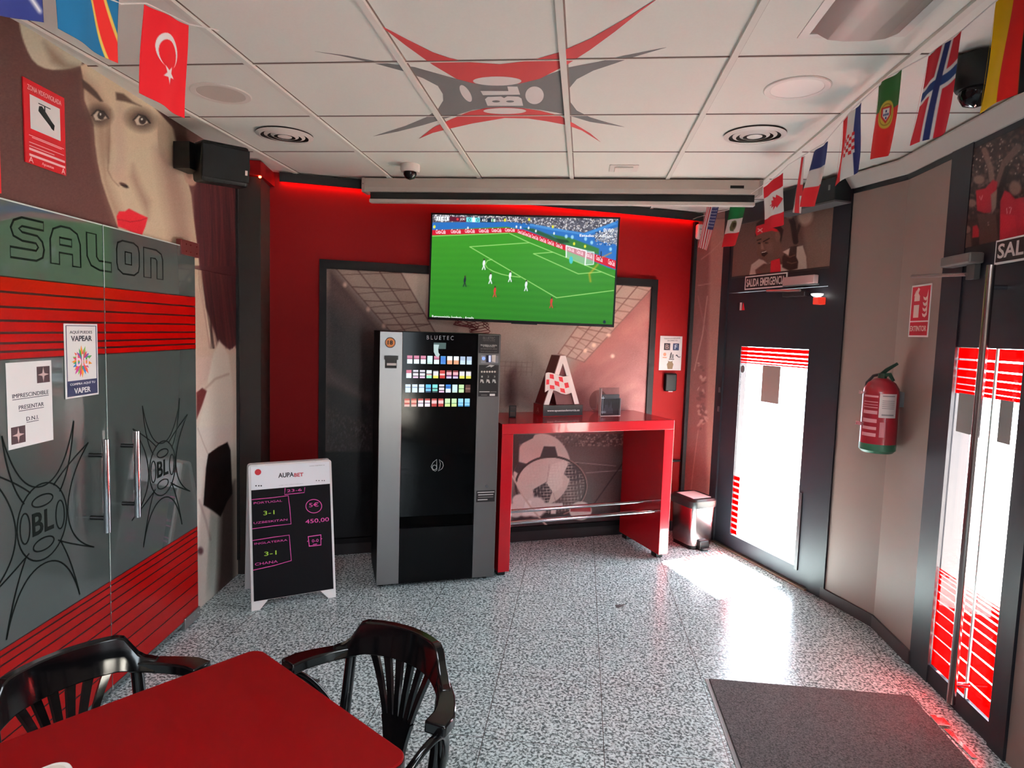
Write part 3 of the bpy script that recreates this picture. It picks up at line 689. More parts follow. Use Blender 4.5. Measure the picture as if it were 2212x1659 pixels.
# ================================================================== framed stadium picture and things on the red wall
pic = thing('framed_picture', 'large sepia stadium picture with balls and a racket in a black frame', 'picture', BW.w(1.4, 0.1))
g = G(); FO, FI = 0.05, 0.0
for a in ((0.113, 0.160, 0.06, 2.063), (2.641, 2.692, 0.06, 2.063)): g.rect(BW, a[0], a[1], a[2], a[3], 0.0125, 0.03)
g.rect(BW, 0.160, 2.641, 2.005, 2.063, 0.0125, 0.03).rect(BW, 0.160, 2.641, 0.085, 0.12, 0.0125, 0.03)
g.mk('frame', mat((22, 18, 20), 0.5, spec=.12), pic)


def zc(*p): return [(1060 + x / 2.962, 700 + y / 2.962) for x, y in p]


def zf(*p): return [(690 + x / 3.53, 540 + y / 3.53) for x, y in p]


def stadium(c):
    x, y = c.X, c.Y
    c.vgrad(600, 1160, (186, 168, 154), (118, 96, 92))
    # left stand in the dark, right stand in a rosy haze
    c.poly([(700, 575), (722, 575), (830, 705), (900, 760), (960, 1180), (700, 1190)], (74, 50, 46), 34)
    c.poly([(700, 640), (780, 720), (830, 790), (830, 1200), (690, 1200)], (38, 26, 27), 50, 0.95)
    c.poly([(1420, 600), (1325, 690), (1250, 770), (1215, 830), (1180, 940), (1420, 1000)], (160, 96, 92), 26, 0.9)
    c.poly([(1420, 690), (1320, 760), (1230, 860), (1260, 960), (1420, 960)], (140, 88, 86), 30, 0.6)
    for k in range(60):
        c.ell(RNG.uniform(1240, 1410), RNG.uniform(640, 930), RNG.uniform(5, 30), RNG.uniform(4, 16), (186, 128, 120) if k % 2 else (120, 70, 70), 1.2, -0.6, 0.25)
    # roof grids
    def grid(quad, nu, nv, base, linec):
        c.poly(quad, base, 3, 0.75); A, B, D, E = [np.array(q, float) for q in quad]
        P = lambda u, v: tuple((A * (1 - u) + B * u) * (1 - v) + (E * (1 - u) + D * u) * v)
        for i in range(nu + 1): c.line([P(i / nu, 0), P(i / nu, 1)], 2.4, linec, 1.5, 0.9)
        for j in range(nv + 1):
            v = (j / nv) ** 0.8; c.line([P(0, v), P(1, v)], 2.2, linec, 1.5, 0.9)
            if j < nv: c.line([P(0, v + .10), P(1, v)], 1.6, linec, 1.5, 0.8)
    grid([(725, 579), (866, 589), (942, 722), (852, 726)], 3, 5, (150, 124, 112), (86, 56, 50))
    grid([(1418, 612), (1318, 606), (1206, 764), (1262, 782)], 3, 7, (196, 166, 152), (120, 82, 76))
    for p in zf((195, 265), (372, 452), (490, 580)): c.ell(p[0], p[1], 4, 5, (190, 150, 135), 1.2)
    for p in zc((660, 135), (605, 170), (780, 205), (755, 70)): c.ell(p[0], p[1], 4, 4, (250, 214, 196), 1.2)
    # far stand behind the pitch
    for k in range(7): c.line(zc((60 + 35 * k, 238), (52 + 35 * k, 330)), 1.4, (130, 108, 100), 1.5, 0.7)
    for yy in (240, 268, 300): c.line(zc((60, yy), (260, yy + 8)), 1.4, (130, 108, 100), 1.5, 0.6)
    c.poly(zc((60, 400), (160, 250), (200, 300), (240, 480), (60, 500)), (110, 84, 80), 26, 0.55); c.poly(zc((100, 330), (150, 290), (160, 520), (100, 520)), (74, 40, 40), 16, 0.6)
    c.poly(zc((240, 120), (290, 150), (280, 260), (230, 230)), (150, 132, 122), 20, 0.5)
    # left seats
    c.poly(zf((60, 900), (380, 1120), (380, 1200), (60, 1010)), (80, 60, 58), 22, 0.7)
    for k in range(340):
        px, py = RNG.uniform(708, 800), RNG.uniform(865, 975); c.ell(px, py, RNG.uniform(.8, 1.8), RNG.uniform(1.5, 4), (74, 66, 66) if k % 3 else (30, 24, 26), 0.8, 0, 0.6)
    c.poly(zf((60, 1270), (400, 1540), (60, 1560)), (48, 42, 43), 18, 0.4); c.poly(zf((60, 1040), (380, 1160), (380, 1330), (60, 1200)), (26, 18, 20), 20, 0.85)
    c.poly([(690, 976), (1085, 976), (1085, 1200), (690, 1200)], (16, 12, 13), 5)
    # pitch and the lower seats at the back
    c.poly(zc((140, 700), (840, 700), (840, 1400), (140, 1400)), (92, 70, 70), 6); c.poly(zc((480, 790), (845, 765), (845, 900), (480, 870)), (104, 82, 80), 8, 0.8)
    for k in range(260): c.ell(1060 + RNG.uniform(400, 845) / 2.962, 700 + RNG.uniform(705, 780) / 2.962, RNG.uniform(1, 2.4), RNG.uniform(1, 2.4), [(176, 148, 140), (92, 66, 66), (140, 112, 106)][k % 3], 0.8, 0, 0.7)
    for a, b in (((520, 780), (600, 705)), ((650, 770), (740, 700)), ((480, 780), (520, 700))): c.line(zc(a, b), 3, (70, 48, 48), 3, 0.7)
    c.line(zc((540, 885), (800, 908)), 1.4, (176, 150, 146), 1.5, 0.8); c.line(zc((610, 952), (845, 935)), 1.4, (176, 150, 146), 1.5, 0.8)
    c.line(zc((640, 1180), (845, 890)), 2.2, (56, 38, 40), 2, 0.9); c.poly(zc((140, 1190), (845, 1180), (845, 1400), (140, 1400)), (58, 42, 46), 24, 0.85)
    # football
    bx, by = 1060 + 330 / 2.962, 700 + 930 / 2.962
    c.ell(bx, by, 62, 77, (216, 196, 188), 0.03); c.ell(bx - 30, by - 10, 40, 60, (200, 160, 154), 0.8, 0, 0.5)
    for poly in ([(340, 782), (412, 784), (430, 850), (312, 862)], [(150, 705), (282, 705), (270, 730), (200, 765), (188, 770)], [(175, 880), (235, 895), (180, 960), (150, 940)], [(270, 1060), (355, 1010), (395, 1070), (370, 1140), (330, 1150), (275, 1110)], [(480, 890), (560, 890), (590, 1000), (520, 1010), (470, 960)]): c.poly(zc(*poly), (62, 46, 50), 2)
    c.poly(zc((140, 700), (185, 735), (180, 880), (140, 960)), (60, 40, 40), 3)
    c.poly(zc((390, 900), (480, 865), (495, 900), (465, 960), (460, 1040), (400, 1080), (360, 1020)), (230, 212, 204), 2); c.line(zc((360, 1010), (375, 900)), 1.2, (170, 130, 124), 1.2); c.line(zc((400, 1080), (420, 1150)), 1.2, (150, 120, 116), 1.2)
    # racket
    rcx, rcy, rot = 1060 + 385 / 2.962, 700 + 1035 / 2.962, 0.0
    for k in range(-9, 10):
        u = k / 10; h_ = math.sqrt(max(0, 1 - u * u)); c.line([(rcx + u * 72 - h_ * 8, rcy - h_ * 62), (rcx + u * 72 + h_ * 3, rcy + h_ * 62)], 0.8, (214, 190, 182), 0.8, 0.8); c.line([(rcx - h_ * 72, rcy + u * 62 + h_ * 6), (rcx + h_ * 72, rcy + u * 62 - h_ * 6)], 0.8, (214, 190, 182), 0.8, 0.8)
    c.line([(rcx + 76 * math.cos(a), rcy + 63 * math.sin(a)) for a in np.linspace(0, 2 * PI, 49)], 4.5, (58, 38, 38), 1.2); c.line([(rcx + 78 * math.cos(a), rcy + 65 * math.sin(a)) for a in np.linspace(-1.0, 1.2, 30)], 1.6, (176, 130, 124), 1.2)
    # white letter-like shapes and a ball below
    for a, b, rx, ry in ((185, 1130, 16, 14), (160, 1190, 18, 16), (225, 1180, 20, 18), (290, 1170, 22, 22)): c.ell(1060 + a / 2.962, 700 + b / 2.962, rx, ry, (224, 206, 202), 0.25)
    c.poly(zc((340, 1150), (460, 1145), (465, 1180), (420, 1185), (415, 1215), (385, 1215), (385, 1188), (340, 1190)), (228, 210, 206), 2); c.poly(zc((225, 1130), (260, 1130), (260, 1200), (330, 1200), (320, 1225), (200, 1225)), (240, 226, 222), 2)
    c.ell(1060 + 575 / 2.962, 700 + 1195 / 2.962, 24, 20, (226, 208, 202), 0.1); c.poly(zc((510, 1172), (640, 1170), (640, 1200), (510, 1200)), (150, 34, 42), 2)
    c.line(zc((140, 975), (200, 1090), (270, 1190), (330, 1260), (400, 1330), (490, 1395)), 3.6, (206, 178, 168), 1.5); c.line(zc((490, 1395), (520, 1370), (580, 1320), (620, 1295)), 2.0, (70, 50, 52), 1.5)
    c.grain(3)


painted('picture_print', BW, 0.160, 2.641, 0.12, 2.005, 430, 330, stadium, 0.016, 0.002, pic, 0.35)

P = thing('channel_poster', 'white poster with small sports logos on the red wall', 'poster', BW.w(2.85, 1.34, 0.003))
G().rect(BW, 2.752, 2.956, 1.341, 1.619, 0.001, 0.003).mk('sheet', WHITE, P)
for a, b, cc in ((2.79, 1.505, (40, 34, 40)), (2.872, 1.505, (36, 52, 84))): q = G().rect(BW, a, a + .056, b, b + .056, 0.0031, 0.0035).mk('logo_square', mat(cc, 0.5), P)
text('lettering', 'B', BW, 2.803, 2.832, 1.515, 1.551, mat((190, 170, 160), .5), 0.0036, P); text('lettering', 'F', BW, 2.888, 2.912, 1.515, 1.551, mat((220, 225, 235), .5), 0.0036, P)
G().ell(BW, 2.80, 1.47, .014, .014, 0.0031, 0.0035).rect(BW, 2.782, 2.82, 1.44, 1.448, 0.0031, 0.0035).mk('orange_logo', mat((214, 150, 120), .5), P)
G().prism(BW, [(2.845, 1.44), (2.862, 1.44), (2.866, 1.485), (2.858, 1.49), (2.850, 1.475)], 0.0031, 0.0035).prism(BW, [(2.868, 1.44), (2.882, 1.44), (2.88, 1.475), (2.87, 1.47)], 0.0031, 0.0035).rect(BW, 2.84, 2.888, 1.428, 1.436, 0.0031, 0.0035).mk('figure_logo', mat((90, 84, 84), .5), P)
G().prism(BW, [(2.898, 1.462), (2.912, 1.472), (2.93, 1.452), (2.948, 1.456), (2.944, 1.449), (2.928, 1.446), (2.912, 1.458)], 0.0031, 0.0035).mk('black_logo', INK, P)
G().prism(BW, [(2.832, 1.352), (2.876, 1.352), (2.884, 1.39), (2.872, 1.41), (2.878, 1.42), (2.862, 1.413), (2.846, 1.413), (2.83, 1.42), (2.836, 1.41), (2.824, 1.39)], 0.0031, 0.0035).mk('crest_logo', mat((120, 96, 70), .5), P)
text('lettering', 'TODOS LOS DEPORTES', BW, 2.785, 2.935, 1.592, 1.602, INK, 0.0031, P, skew=0.05); text('lettering', 'EN DIRECTO', BW, 2.82, 2.91, 1.576, 1.586, INK, 0.0031, P, skew=0.05)
P = thing('wall_dispenser', 'small black rounded box under the white logo poster', 'box', BW.w(2.853, 1.17, 0.02))
G().rect(BW, 2.800, 2.910, 1.172, 1.318, 0.0, 0.035).mk('housing', mat((12, 11, 12), .45, spec=.2), P, bevel=0.014, segs=4); G().rect(BW, 2.835, 2.875, 1.166, 1.174, 0.01, 0.03).mk('outlet', mat((210, 190, 190), 0.4), P)
o = G().rect(BW, 2.90, 2.985, 0.585, 0.60, 0.0, 0.03).mk('wall_hook', BLACK, bevel=0.004); tag(o, 'small black hook low on the red wall behind the bin', 'hook')
P = thing('motion_sensor', 'white motion sensor high in the corner by the red wall', 'sensor', BW.w(3.03, 2.4, 0.05))
G().rect(BW, 3.0, 3.06, 2.40, 2.52, 0.03, 0.075).mk('housing', WHITE, P, bevel=0.018, segs=4); G().rect(BW, 3.015, 3.045, 2.475, 2.479, 0.075, 0.077).mk('slot', GREY, P); G().rect(BW, 3.02, 3.04, 2.43, 2.434, 0.075, 0.077).mk('slot', GREY, P)

# ================================================================== television
TVP = Plane((0, 4.42, 0), (1, 0, -0.0125), (0.0125, 0, 1))
k4 = [TVP.st(*p) for p in ((930, 457), (1340, 472), (1326, 705), (925, 692))]
tx0, tx1 = (k4[0][0] + k4[3][0]) / 2, (k4[1][0] + k4[2][0]) / 2; tz1, tz0 = (k4[0][1] + k4[1][1]) / 2, (k4[2][1] + k4[3][1]) / 2
tv = thing('television', 'large flat television on the red wall showing a football match', 'television', TVP.w((tx0 + tx1) / 2, tz0, -0.03))
G().rect(TVP, tx0, tx1, tz0, tz1, -0.035, -0.002).mk('casing', mat((10, 10, 11), 0.4), tv, bevel=0.003)
g = G(); e = 0.012
g.rect(TVP, tx0, tx1, tz0, tz0 + 0.018, -0.002, 0.002).rect(TVP, tx0, tx1, tz1 - e, tz1, -0.002, 0.002).rect(TVP, tx0, tx0 + e, tz0 + .018, tz1 - e, -0.002, 0.002).rect(TVP, tx1 - e, tx1, tz0 + .018, tz1 - e, -0.002, 0.002)
g.mk('bezel', mat((16, 16, 18), 0.3), tv)
G().rect(TVP, -0.52, -0.34, tz0 - 0.006, tz0, -0.02, 0.0).mk('sensor_bar', mat((40, 40, 42), 0.3), tv)


def zt(*p): return [(780 + x / 3.814, 440 + y / 3.814) for x, y in p]


def match(c):
    x, y = c.X, c.Y
    c.vgrad(500, 690, (58, 150, 38), (38, 120, 32))
    for k in range(14): c.poly(zt((560, 280 + k * 52), (2120, 250 + k * 62), (2120, 282 + k * 62), (560, 306 + k * 52)), (74, 166, 48), 8, 0.22)
    # stands and the perimeter
    c.poly(zt((560, 40), (2140, 110), (2140, 560), (2040, 530), (1300, 210), (1200, 190), (560, 220)), (40, 110, 190), 2)
    crowd = [((560, 60), (1200, 90), (2110, 130), (2090, 150), (1840, 240), (1560, 195), (1380, 160), (1200, 150), (560, 155))]
    c.poly(zt(*crowd[0]), (92, 92, 104), 2); c.poly(zt((1900, 260), (2120, 190), (2120, 340), (1960, 310)), (120, 130, 150), 2)
    for k in range(1300):
        px = RNG.uniform(565, 2115) if k < 1150 else RNG.uniform(1930, 2118)
        ym = 152 if px < 1200 else 152 + (px - 1200) * .14 if px < 1840 else 240 - (px - 1840) * .36
        py = RNG.uniform(66 + (px - 565) * .035, ym - 4) if k < 1150 else RNG.uniform(215, 345)
        c.ell(*zt((px, py))[0], RNG.uniform(.6, 2.0), RNG.uniform(.6, 1.6), [(236, 236, 240), (36, 34, 44), (196, 190, 196), (60, 56, 70), (220, 210, 200)][k % 5], 0.7, RNG.uniform(0, 3), 0.9)
    c.poly(zt((1390, 165), (1560, 195), (1840, 245), (2090, 150), (2110, 168), (1850, 262), (1550, 214), (1390, 182)), (70, 140, 210), 2)
    c.poly(zt((560, 218), (1200, 200), (1290, 210), (1290, 240), (1210, 238), (560, 262)), (206, 26, 52), 1.2)
    c.poly(zt((1285, 208), (1340, 215), (1700, 345), (2120, 475), (2120, 545), (2080, 535), (1680, 385), (1290, 242)), (206, 26, 52), 1.2)
    c.poly(zt((1330, 200), (1420, 205), (1560, 260), (1700, 340), (1640, 330), (1450, 250)), (40, 90, 60), 3)
    c.poly(zt((1560, 250), (1720, 280), (1960, 370), (1960, 420), (1700, 345)), (52, 120, 60), 3); c.poly(zt((1600, 285), (1700, 300), (1720, 320), (1640, 325)), (20, 70, 40), 2)
    for p in ((600, 192), (880, 200), (1280, 190), (1315, 195), (1590, 245), (1380, 200), (1440, 225)): c.ell(*zt(p)[0], 1.8, 3, (230, 235, 240), 0.6)
    for p in ((605, 190), (1185, 135), (1385, 130), (1755, 330), (1845, 352), (1580, 190)): c.ell(*zt(p)[0], 2.4, 3.4, (226, 224, 60), 0.5)
    for p in ((1690, 270), (1740, 275), (1850, 290), (1900, 320), (2055, 375)): c.ell(*zt(p)[0], 3, 4, (150, 205, 235), 0.7)
    # markings
    W = (158, 214, 120)
    for ln in (((560, 268), (1210, 243)), ((1220, 243), (1380, 318), (2100, 610)), ((895, 355), (1380, 322)), ((895, 355), (1610, 775)), ((1610, 775), (2080, 715)), ((1420, 412), (1580, 400)), ((1420, 412), (1790, 578)), ((1790, 578), (1980, 562))): c.line(zt(*ln), 1.6, W, 1.0)
    c.line([zt((px, py))[0] for px, py in [(1078, 458), (1040, 470), (1022, 500), (1040, 530), (1090, 558), (1160, 582), (1230, 596), (1310, 605)]], 1.6, W, 1.0)
    # goal
    c.poly(zt((1690, 345), (1920, 395), (1915, 500), (1845, 505), (1690, 440)), (190, 216, 216), 1.2, 0.55); c.line(zt((1690, 440), (1690, 345), (1855, 390), (1845, 505)), 2.2, (246, 250, 252), 0.9); c.line(zt((1855, 400), (1920, 400), (1915, 500), (1845, 505)), 1.4, (230, 240, 242), 0.9)
    c.ell(*zt((1730, 465))[0], 4, 8, (70, 190, 200), 0.3); c.line(zt((1978, 395), (1975, 470)), 2, (30, 40, 40), 1)
    c.line(zt((1890, 640), (1880, 580), (1950, 500)), 4, (240, 170, 40), 4, 0.55); c.line(zt((1990, 440), (2060, 405)), 3, (240, 150, 50), 3, 0.6)
    # players
    for p, cc in (((1012, 500), (236, 238, 244)), ((1066, 615), (236, 238, 244)), ((1228, 600), (236, 238, 244)), ((1360, 675), (230, 234, 244)), ((855, 640), (28, 40, 50)), ((1102, 725), (206, 60, 56)), ((1568, 815), (206, 50, 52))):
        X0, Y0 = zt(p)[0]; c.ell(X0 + 4, Y0 + 10, 7, 2, (34, 110, 30), 0.8, 0, 0.5); c.ell(X0, Y0 - 3, 2.6, 6.5, cc, 0.3, 0.15); c.line([(X0, Y0 + 2), (X0 - 3.5, Y0 + 11)], 2, cc, 1); c.line([(X0, Y0 + 2), (X0 + 2.5, Y0 + 11)], 2, cc, 1); c.ell(X0 + .5, Y0 - 10.5, 1.7, 2, (60, 44, 40), 0.4)
    # score strip
    c.poly(zt((622, 104), (722, 108), (722, 142), (622, 138)), (236, 240, 244), 1); c.poly(zt((730, 106), (862, 112), (862, 150), (730, 144)), (96, 26, 50), 1)
    c.poly(zt((868, 112), (978, 116), (978, 154), (868, 150)), (110, 226, 232), 1); c.poly(zt((984, 116), (1116, 122), (1116, 154), (984, 152)), (26, 44, 60), 1); c.poly(zt((915, 114), (940, 115), (940, 152), (915, 151)), (236, 244, 246), 1)
    c.ell(*zt((795, 128))[0], 2.6, 2.6, (220, 60, 70), 0.4); c.poly(zt((1072, 124), (1108, 126), (1108, 150), (1072, 148)), (220, 236, 226), 1); c.poly(zt((1080, 126), (1090, 126), (1090, 148), (1080, 148)), (40, 140, 70), 1)
    c.ell(*zt((2005, 975))[0], 3, 4, (20, 40, 60), 0.5); c.poly(zt((560, 955), (2080, 990), (2080, 1000), (560, 965)), (30, 110, 30), 3, 0.6)


scr = painted('screen', TVP, tx0 + e, tx1 - e, tz0 + .018, tz1 - e, 400, 230, match, 0.0, 0.002, tv, 0.25, emit=1.15)
GW = emat((250, 252, 255), 1.15); GP = emat((250, 214, 224), 1.15); GB = emat((30, 40, 60), 1.0)
text_px('score_lettering', '11:44', TVP, *zt((635, 136))[0], *zt((708, 110))[0], GB, 0.0006, scr); text_px('score_lettering', 'JOR', TVP, *zt((815, 142))[0], *zt((856, 120))[0], GW, 0.0006, scr)
text_px('score_lettering', '0', TVP, *zt((882, 148))[0], *zt((904, 118))[0], GB, 0.0006, scr); text_px('score_lettering', '0', TVP, *zt((950, 150))[0], *zt((972, 120))[0], GB, 0.0006, scr); text_px('score_lettering', 'ARG', TVP, *zt((994, 148))[0], *zt((1040, 124))[0], GW, 0.0006, scr)
text_px('caption_lettering', 'Retransmisión Jordania - Argelia', TVP, *zt((584, 948))[0], *zt((930, 932))[0], GW, 0.0006, scr, bold=0.012)
text_px('caption_lettering', 'EN VIVO', TVP, *zt((2000, 236))[0], *zt((2080, 205))[0], GW, 0.0006, scr, bold=0.012); text_px('caption_lettering', 'Estadio y Afición', TVP, *zt((1800, 278))[0], *zt((2075, 258))[0], GW, 0.0006, scr, bold=0.012)
for x in (615, 740, 855, 970, 1075, 1185): text_px('board_lettering', 'Coca-Cola', TVP, *zt((x, 247 - (x - 615) * .03))[0], *zt((x + 82, 213 - (x - 615) * .022))[0], GP, 0.0006, scr, bold=0.02, slant=0.02)
for x in (1290, 1345, 1405, 1470, 1535, 1605, 1700, 1775, 1850, 1935, 2035):
    yy = 212 + (x - 1285) * (.36 if x < 1700 else .345); s0, z0 = TVP.st(*zt((x, yy + 26))[0]); s1, z1_ = TVP.st(*zt((x + 56, yy - 2))[0])
    text('board_lettering', 'Coca-Cola', TVP, s0, s1, z0, z0 + 0.0245 + (x - 1290) * 1.4e-5, GP, 0.0006, scr, bold=0.02, skew=-0.36)
g = G(); m_ = (tx0 + tx1) / 2
g.box((m_ - .2, 4.455, 1.85), (m_ + .2, 4.48, 2.25)).box((m_ - .03, 4.48, 1.95), (m_ + .03, 4.87, 2.10))
g.mk('wall_bracket', BLACK, tv)
g = G()
for k in range(7):
    a0 = -0.93 + 0.02 * k; pts = [(a0 + .05 * math.sin(t * 2.1 + k), 4.40 + .10 * (t / 6) + .03 * math.cos(t + k), 1.70 - .10 * math.sin(PI * t / 6) * (0.5 + .09 * k)) for t in np.linspace(0, 6, 14)]
    pts = [(p[0] + .16 * (i / 13), p[1] + .06, p[2]) for i, p in enumerate(pts)]
    g.tube(pts, 0.0028, 6)
o = g.mk('cable_tangle', mat((96, 30, 34), 0.5)); tag(o, 'tangle of dark red cables hanging under the television', 'cable')

# ================================================================== projector screen case
PJ = Plane((0, 4.20, 0), (1, 0, 0))
P = thing('projector_screen', 'long off-white roll-up projector screen case under the ceiling', 'screen', (-0.22, 4.25, 2.45))
IV = mat((188, 176, 166), 0.45)
g = G(); sec = [(4.190, 2.598), (4.190, 2.540), (4.200, 2.514), (4.285, 2.514), (4.285, 2.598)]
vs = [(x, y, z) for x in (-1.475, 1.045) for y, z in sec]
g.add(vs, [(0, 1, 2, 3, 4), (9, 8, 7, 6, 5)] + [(i, (i + 1) % 5, 5 + (i + 1) % 5, 5 + i) for i in range(5)]); g.mk('case', IV, P)
for xa in (-1.497, 1.045):
    g = G().box((xa, 4.182, 2.508), (xa + .022, 4.292, 2.5995)); cap = g.mk('end_cap', mat((176, 164, 156), 0.4), P, bevel=0.003)
    G().lathe([(0, -.003), (.004, -.003), (.004, .003), (0, .003)], (xa + .011, 4.181, 2.56), 10, Matrix.Rotation(PI / 2, 4, 'X')).mk('screw', GREY, cap)
G().box((-1.45, 4.225, 2.470), (1.03, 4.262, 2.514)).mk('roller_slot', mat((26, 22, 24), 0.6), P)
G().box((-1.455, 4.215, 2.446), (1.035, 4.262, 2.470)).mk('bottom_bar', mat((206, 196, 188), 0.4), P, bevel=0.005)
q = G().box((0.872, 4.1895, 2.547), (0.955, 4.1935, 2.565)).mk('maker_plate', BLACK, P); text('lettering', 'PowerScreen', PJ, 0.880, 0.947, 2.552, 2.560, mat((190, 180, 172), .5), 0.0066, q)

# ================================================================== cigarette vending machine
vm = thing('vending_machine', 'black and brushed steel cigarette vending machine with lit product buttons', 'vending machine', VM.w(0.375, 0, -0.25))
H = 1.597; BG = mat((4, 4, 5), 0.10, 0, 0.09)
G().rect(VM, 0.0, 0.755, 0.02, H, -0.48, -0.03).mk('cabinet', mat((12, 11, 12), 0.5, spec=.2), vm)
BST = mat((118, 115, 114), 0.30, 0.95)
G().rect(VM, 0.0, 0.135, 0.025, H - 0.003, -0.03, 0.0).mk('side_strip', BST, vm, bevel=0.002); G().rect(VM, 0.605, 0.752, 0.025, H - 0.003, -0.03, 0.0).mk('side_strip', BST, vm, bevel=0.002)
gp = G().rect(VM, 0.137, 0.603, 0.45, H - 0.003, -0.03, -0.002).mk('front_glass', BG, vm)
G().rect(VM, 0.137, 0.603, 0.025, 0.375, -0.03, -0.002).mk('lower_door', mat((6, 6, 7), 0.35, spec=.1), vm); G().rect(VM, 0.137, 0.603, 0.376, 0.449, -0.0305, -0.028).mk('delivery_slot', mat((2, 2, 2), 0.8, spec=.05), vm)
for a in (0.03, 0.70): G().lathe([(0, 0), (.016, 0), (.016, .025), (0, .025)], VM.w(a, 0.0, -0.06), 14).mk('foot', BLACK, vm); G().lathe([(0, 0), (.016, 0), (.016, .025), (0, .025)], VM.w(a, 0.0, -0.43), 14).mk('foot', BLACK, vm)


def zv(x, y): return (860 + x / 9.217, 720 + y / 9.217)


PK = {  # bands from the top: colour, share
    'p': [((205, 120, 150), .3), ((150, 60, 100), .16), ((226, 246, 252), .54)], 'w': [((205, 236, 242), .8), ((160, 190, 190), .08), ((210, 236, 220), .12)],
    'b': [((60, 140, 210), .15), ((44, 120, 214), .7), ((60, 140, 220), .15)], 'o': [((236, 246, 250), .5), ((226, 160, 120), .5)], 'g': [((170, 190, 216), .5), ((200, 226, 240), .5)],
    'q': [((200, 90, 120), .4), ((224, 240, 248), .6)], 'k': [((226, 220, 236), .2), ((60, 56, 66), .2), ((226, 220, 236), .28), ((60, 36, 50), .12), ((226, 190, 220), .2)],
    'n': [((226, 246, 250), .4), ((60, 30, 40), .1), ((220, 160, 160), .15), ((150, 230, 190), .35)], 'y': [((40, 20, 20), .12), ((226, 222, 226), .54), ((226, 220, 80), .34)],
    'r': [((196, 30, 26), .4), ((240, 190, 190), .22), ((196, 30, 26), .38)], 'x': [((120, 20, 30), .2), ((236, 170, 180), .36), ((110, 30, 90), .2), ((200, 190, 230), .24)],
    'l': [((214, 236, 250), .3), ((120, 140, 170), .12), ((214, 236, 252), .58)], 'c': [((80, 190, 230), .4), ((20, 90, 150), .2), ((110, 200, 236), .2), ((20, 60, 100), .2)],
    't': [((120, 226, 220), .4), ((20, 90, 90), .2), ((110, 220, 200), .2), ((20, 60, 60), .2)], 'B': [((40, 130, 220), .22), ((20, 90, 170), .2), ((40, 130, 220), .1), ((220, 240, 252), .48)],
    'e': [((196, 236, 170), .45), ((100, 140, 90), .12), ((196, 236, 170), .43)], 'd': [((70, 24, 18), .4), ((130, 90, 80), .2), ((70, 30, 20), .4)],
    'm': [((176, 50, 40), .22), ((240, 170, 150), .3), ((176, 50, 40), .2), ((236, 190, 180), .28)], 'M': [((176, 50, 44), .22), ((250, 220, 226), .28), ((90, 80, 110), .12), ((250, 226, 236), .38)],
    'R': [((180, 60, 52), .22), ((244, 190, 190), .4), ((176, 44, 40), .38)], 'S': [((150, 216, 250), .5), ((90, 160, 200), .12), ((150, 216, 250), .22), ((60, 140, 190), .16)], 'E': [((200, 236, 180), .55), ((90, 130, 90), .1), ((206, 236, 150), .35)]}
rows = ['pppwpboogg', 'qkknyrxxyy', 'lllctkBwed', 'mmMMRREESS']
sA, zA = VM.st(*zv(232, 522)); sB, zB = VM.st(*zv(1415, 546)); zR = [VM.st(*zv(225, yy))[1] for yy in (522, 810, 1096, 1380)]
for j, row in enumerate(rows):
    for i, ch in enumerate(row):
        s = sA - 0.004 * j + (sB - 0.002 * j - sA + 0.004 * j) * i / 9; hw, hh = 0.0155, 0.0245; z = zR[j] + hh; g = G(); ms = []
        for k, (cc, fr) in enumerate(PK[ch]):
            g.cur = k; g.rect(VM, s - hw, s + hw, z - 2 * hh * fr, z, -0.0015, 0.002); z -= 2 * hh * fr; ms.append(emat(cc, 1.1))
        g.mk('product_button', ms, vm)
text_px('lettering', 'B L U E T E C', VM, *zv(570, 122), *zv(1105, 55), mat((170, 170, 175), 0.4), 0.0, gp)
q = G().prism(VM, VM.poly([zv(710, 185), zv(955, 190), zv(950, 312), (zv(710, 310))]), -0.001, 0.001).mk('display', emat((70, 110, 104), 0.5), gp)
pts = [zv(705, 222), zv(815, 228), zv(795, 300), zv(800, 380), zv(828, 425), zv(790, 480), zv(740, 440), zv(708, 370)]
G().prism(VM, VM.poly(pts), 0.004, 0.005).mk('paper_strip', emat((206, 232, 230), 0.75), gp)
# monogram on the glass
a0, b0 = VM.st(931, 1018); a1, b1 = VM.st(958, 992); mc, mz = (a0 + a1) / 2, (b0 + b1) / 2; g = G(); W2 = (a1 - a0) / 2; H2 = (b1 - b0) / 2
g.ring(VM, [(mc + W2 * x, mz + H2 * y) for x, y in [(-.1, 1), (-.7, .5), (-1, -.2), (-.7, -.8), (-.3, -1), (-.05, -.8), (-.1, .2)]], 0.003, 0, .001, True)
g.ring(VM, [(mc - W2 * .45 + W2 * .35 * math.cos(a), mz - H2 * .35 + H2 * .4 * math.sin(a)) for a in np.linspace(0, 2 * PI, 19)[:-1]], 0.003, 0, .001, True)
g.ring(VM, [(mc + W2 * x, mz + H2 * y) for x, y in [(.3, .95), (.85, .5), (1, -.1), (.8, -.6), (.2, -1), (.45, -.3), (.5, .3)]], 0.003, 0, .001, True)
g.mk('monogram', mat((170, 172, 170), 0.3), gp)
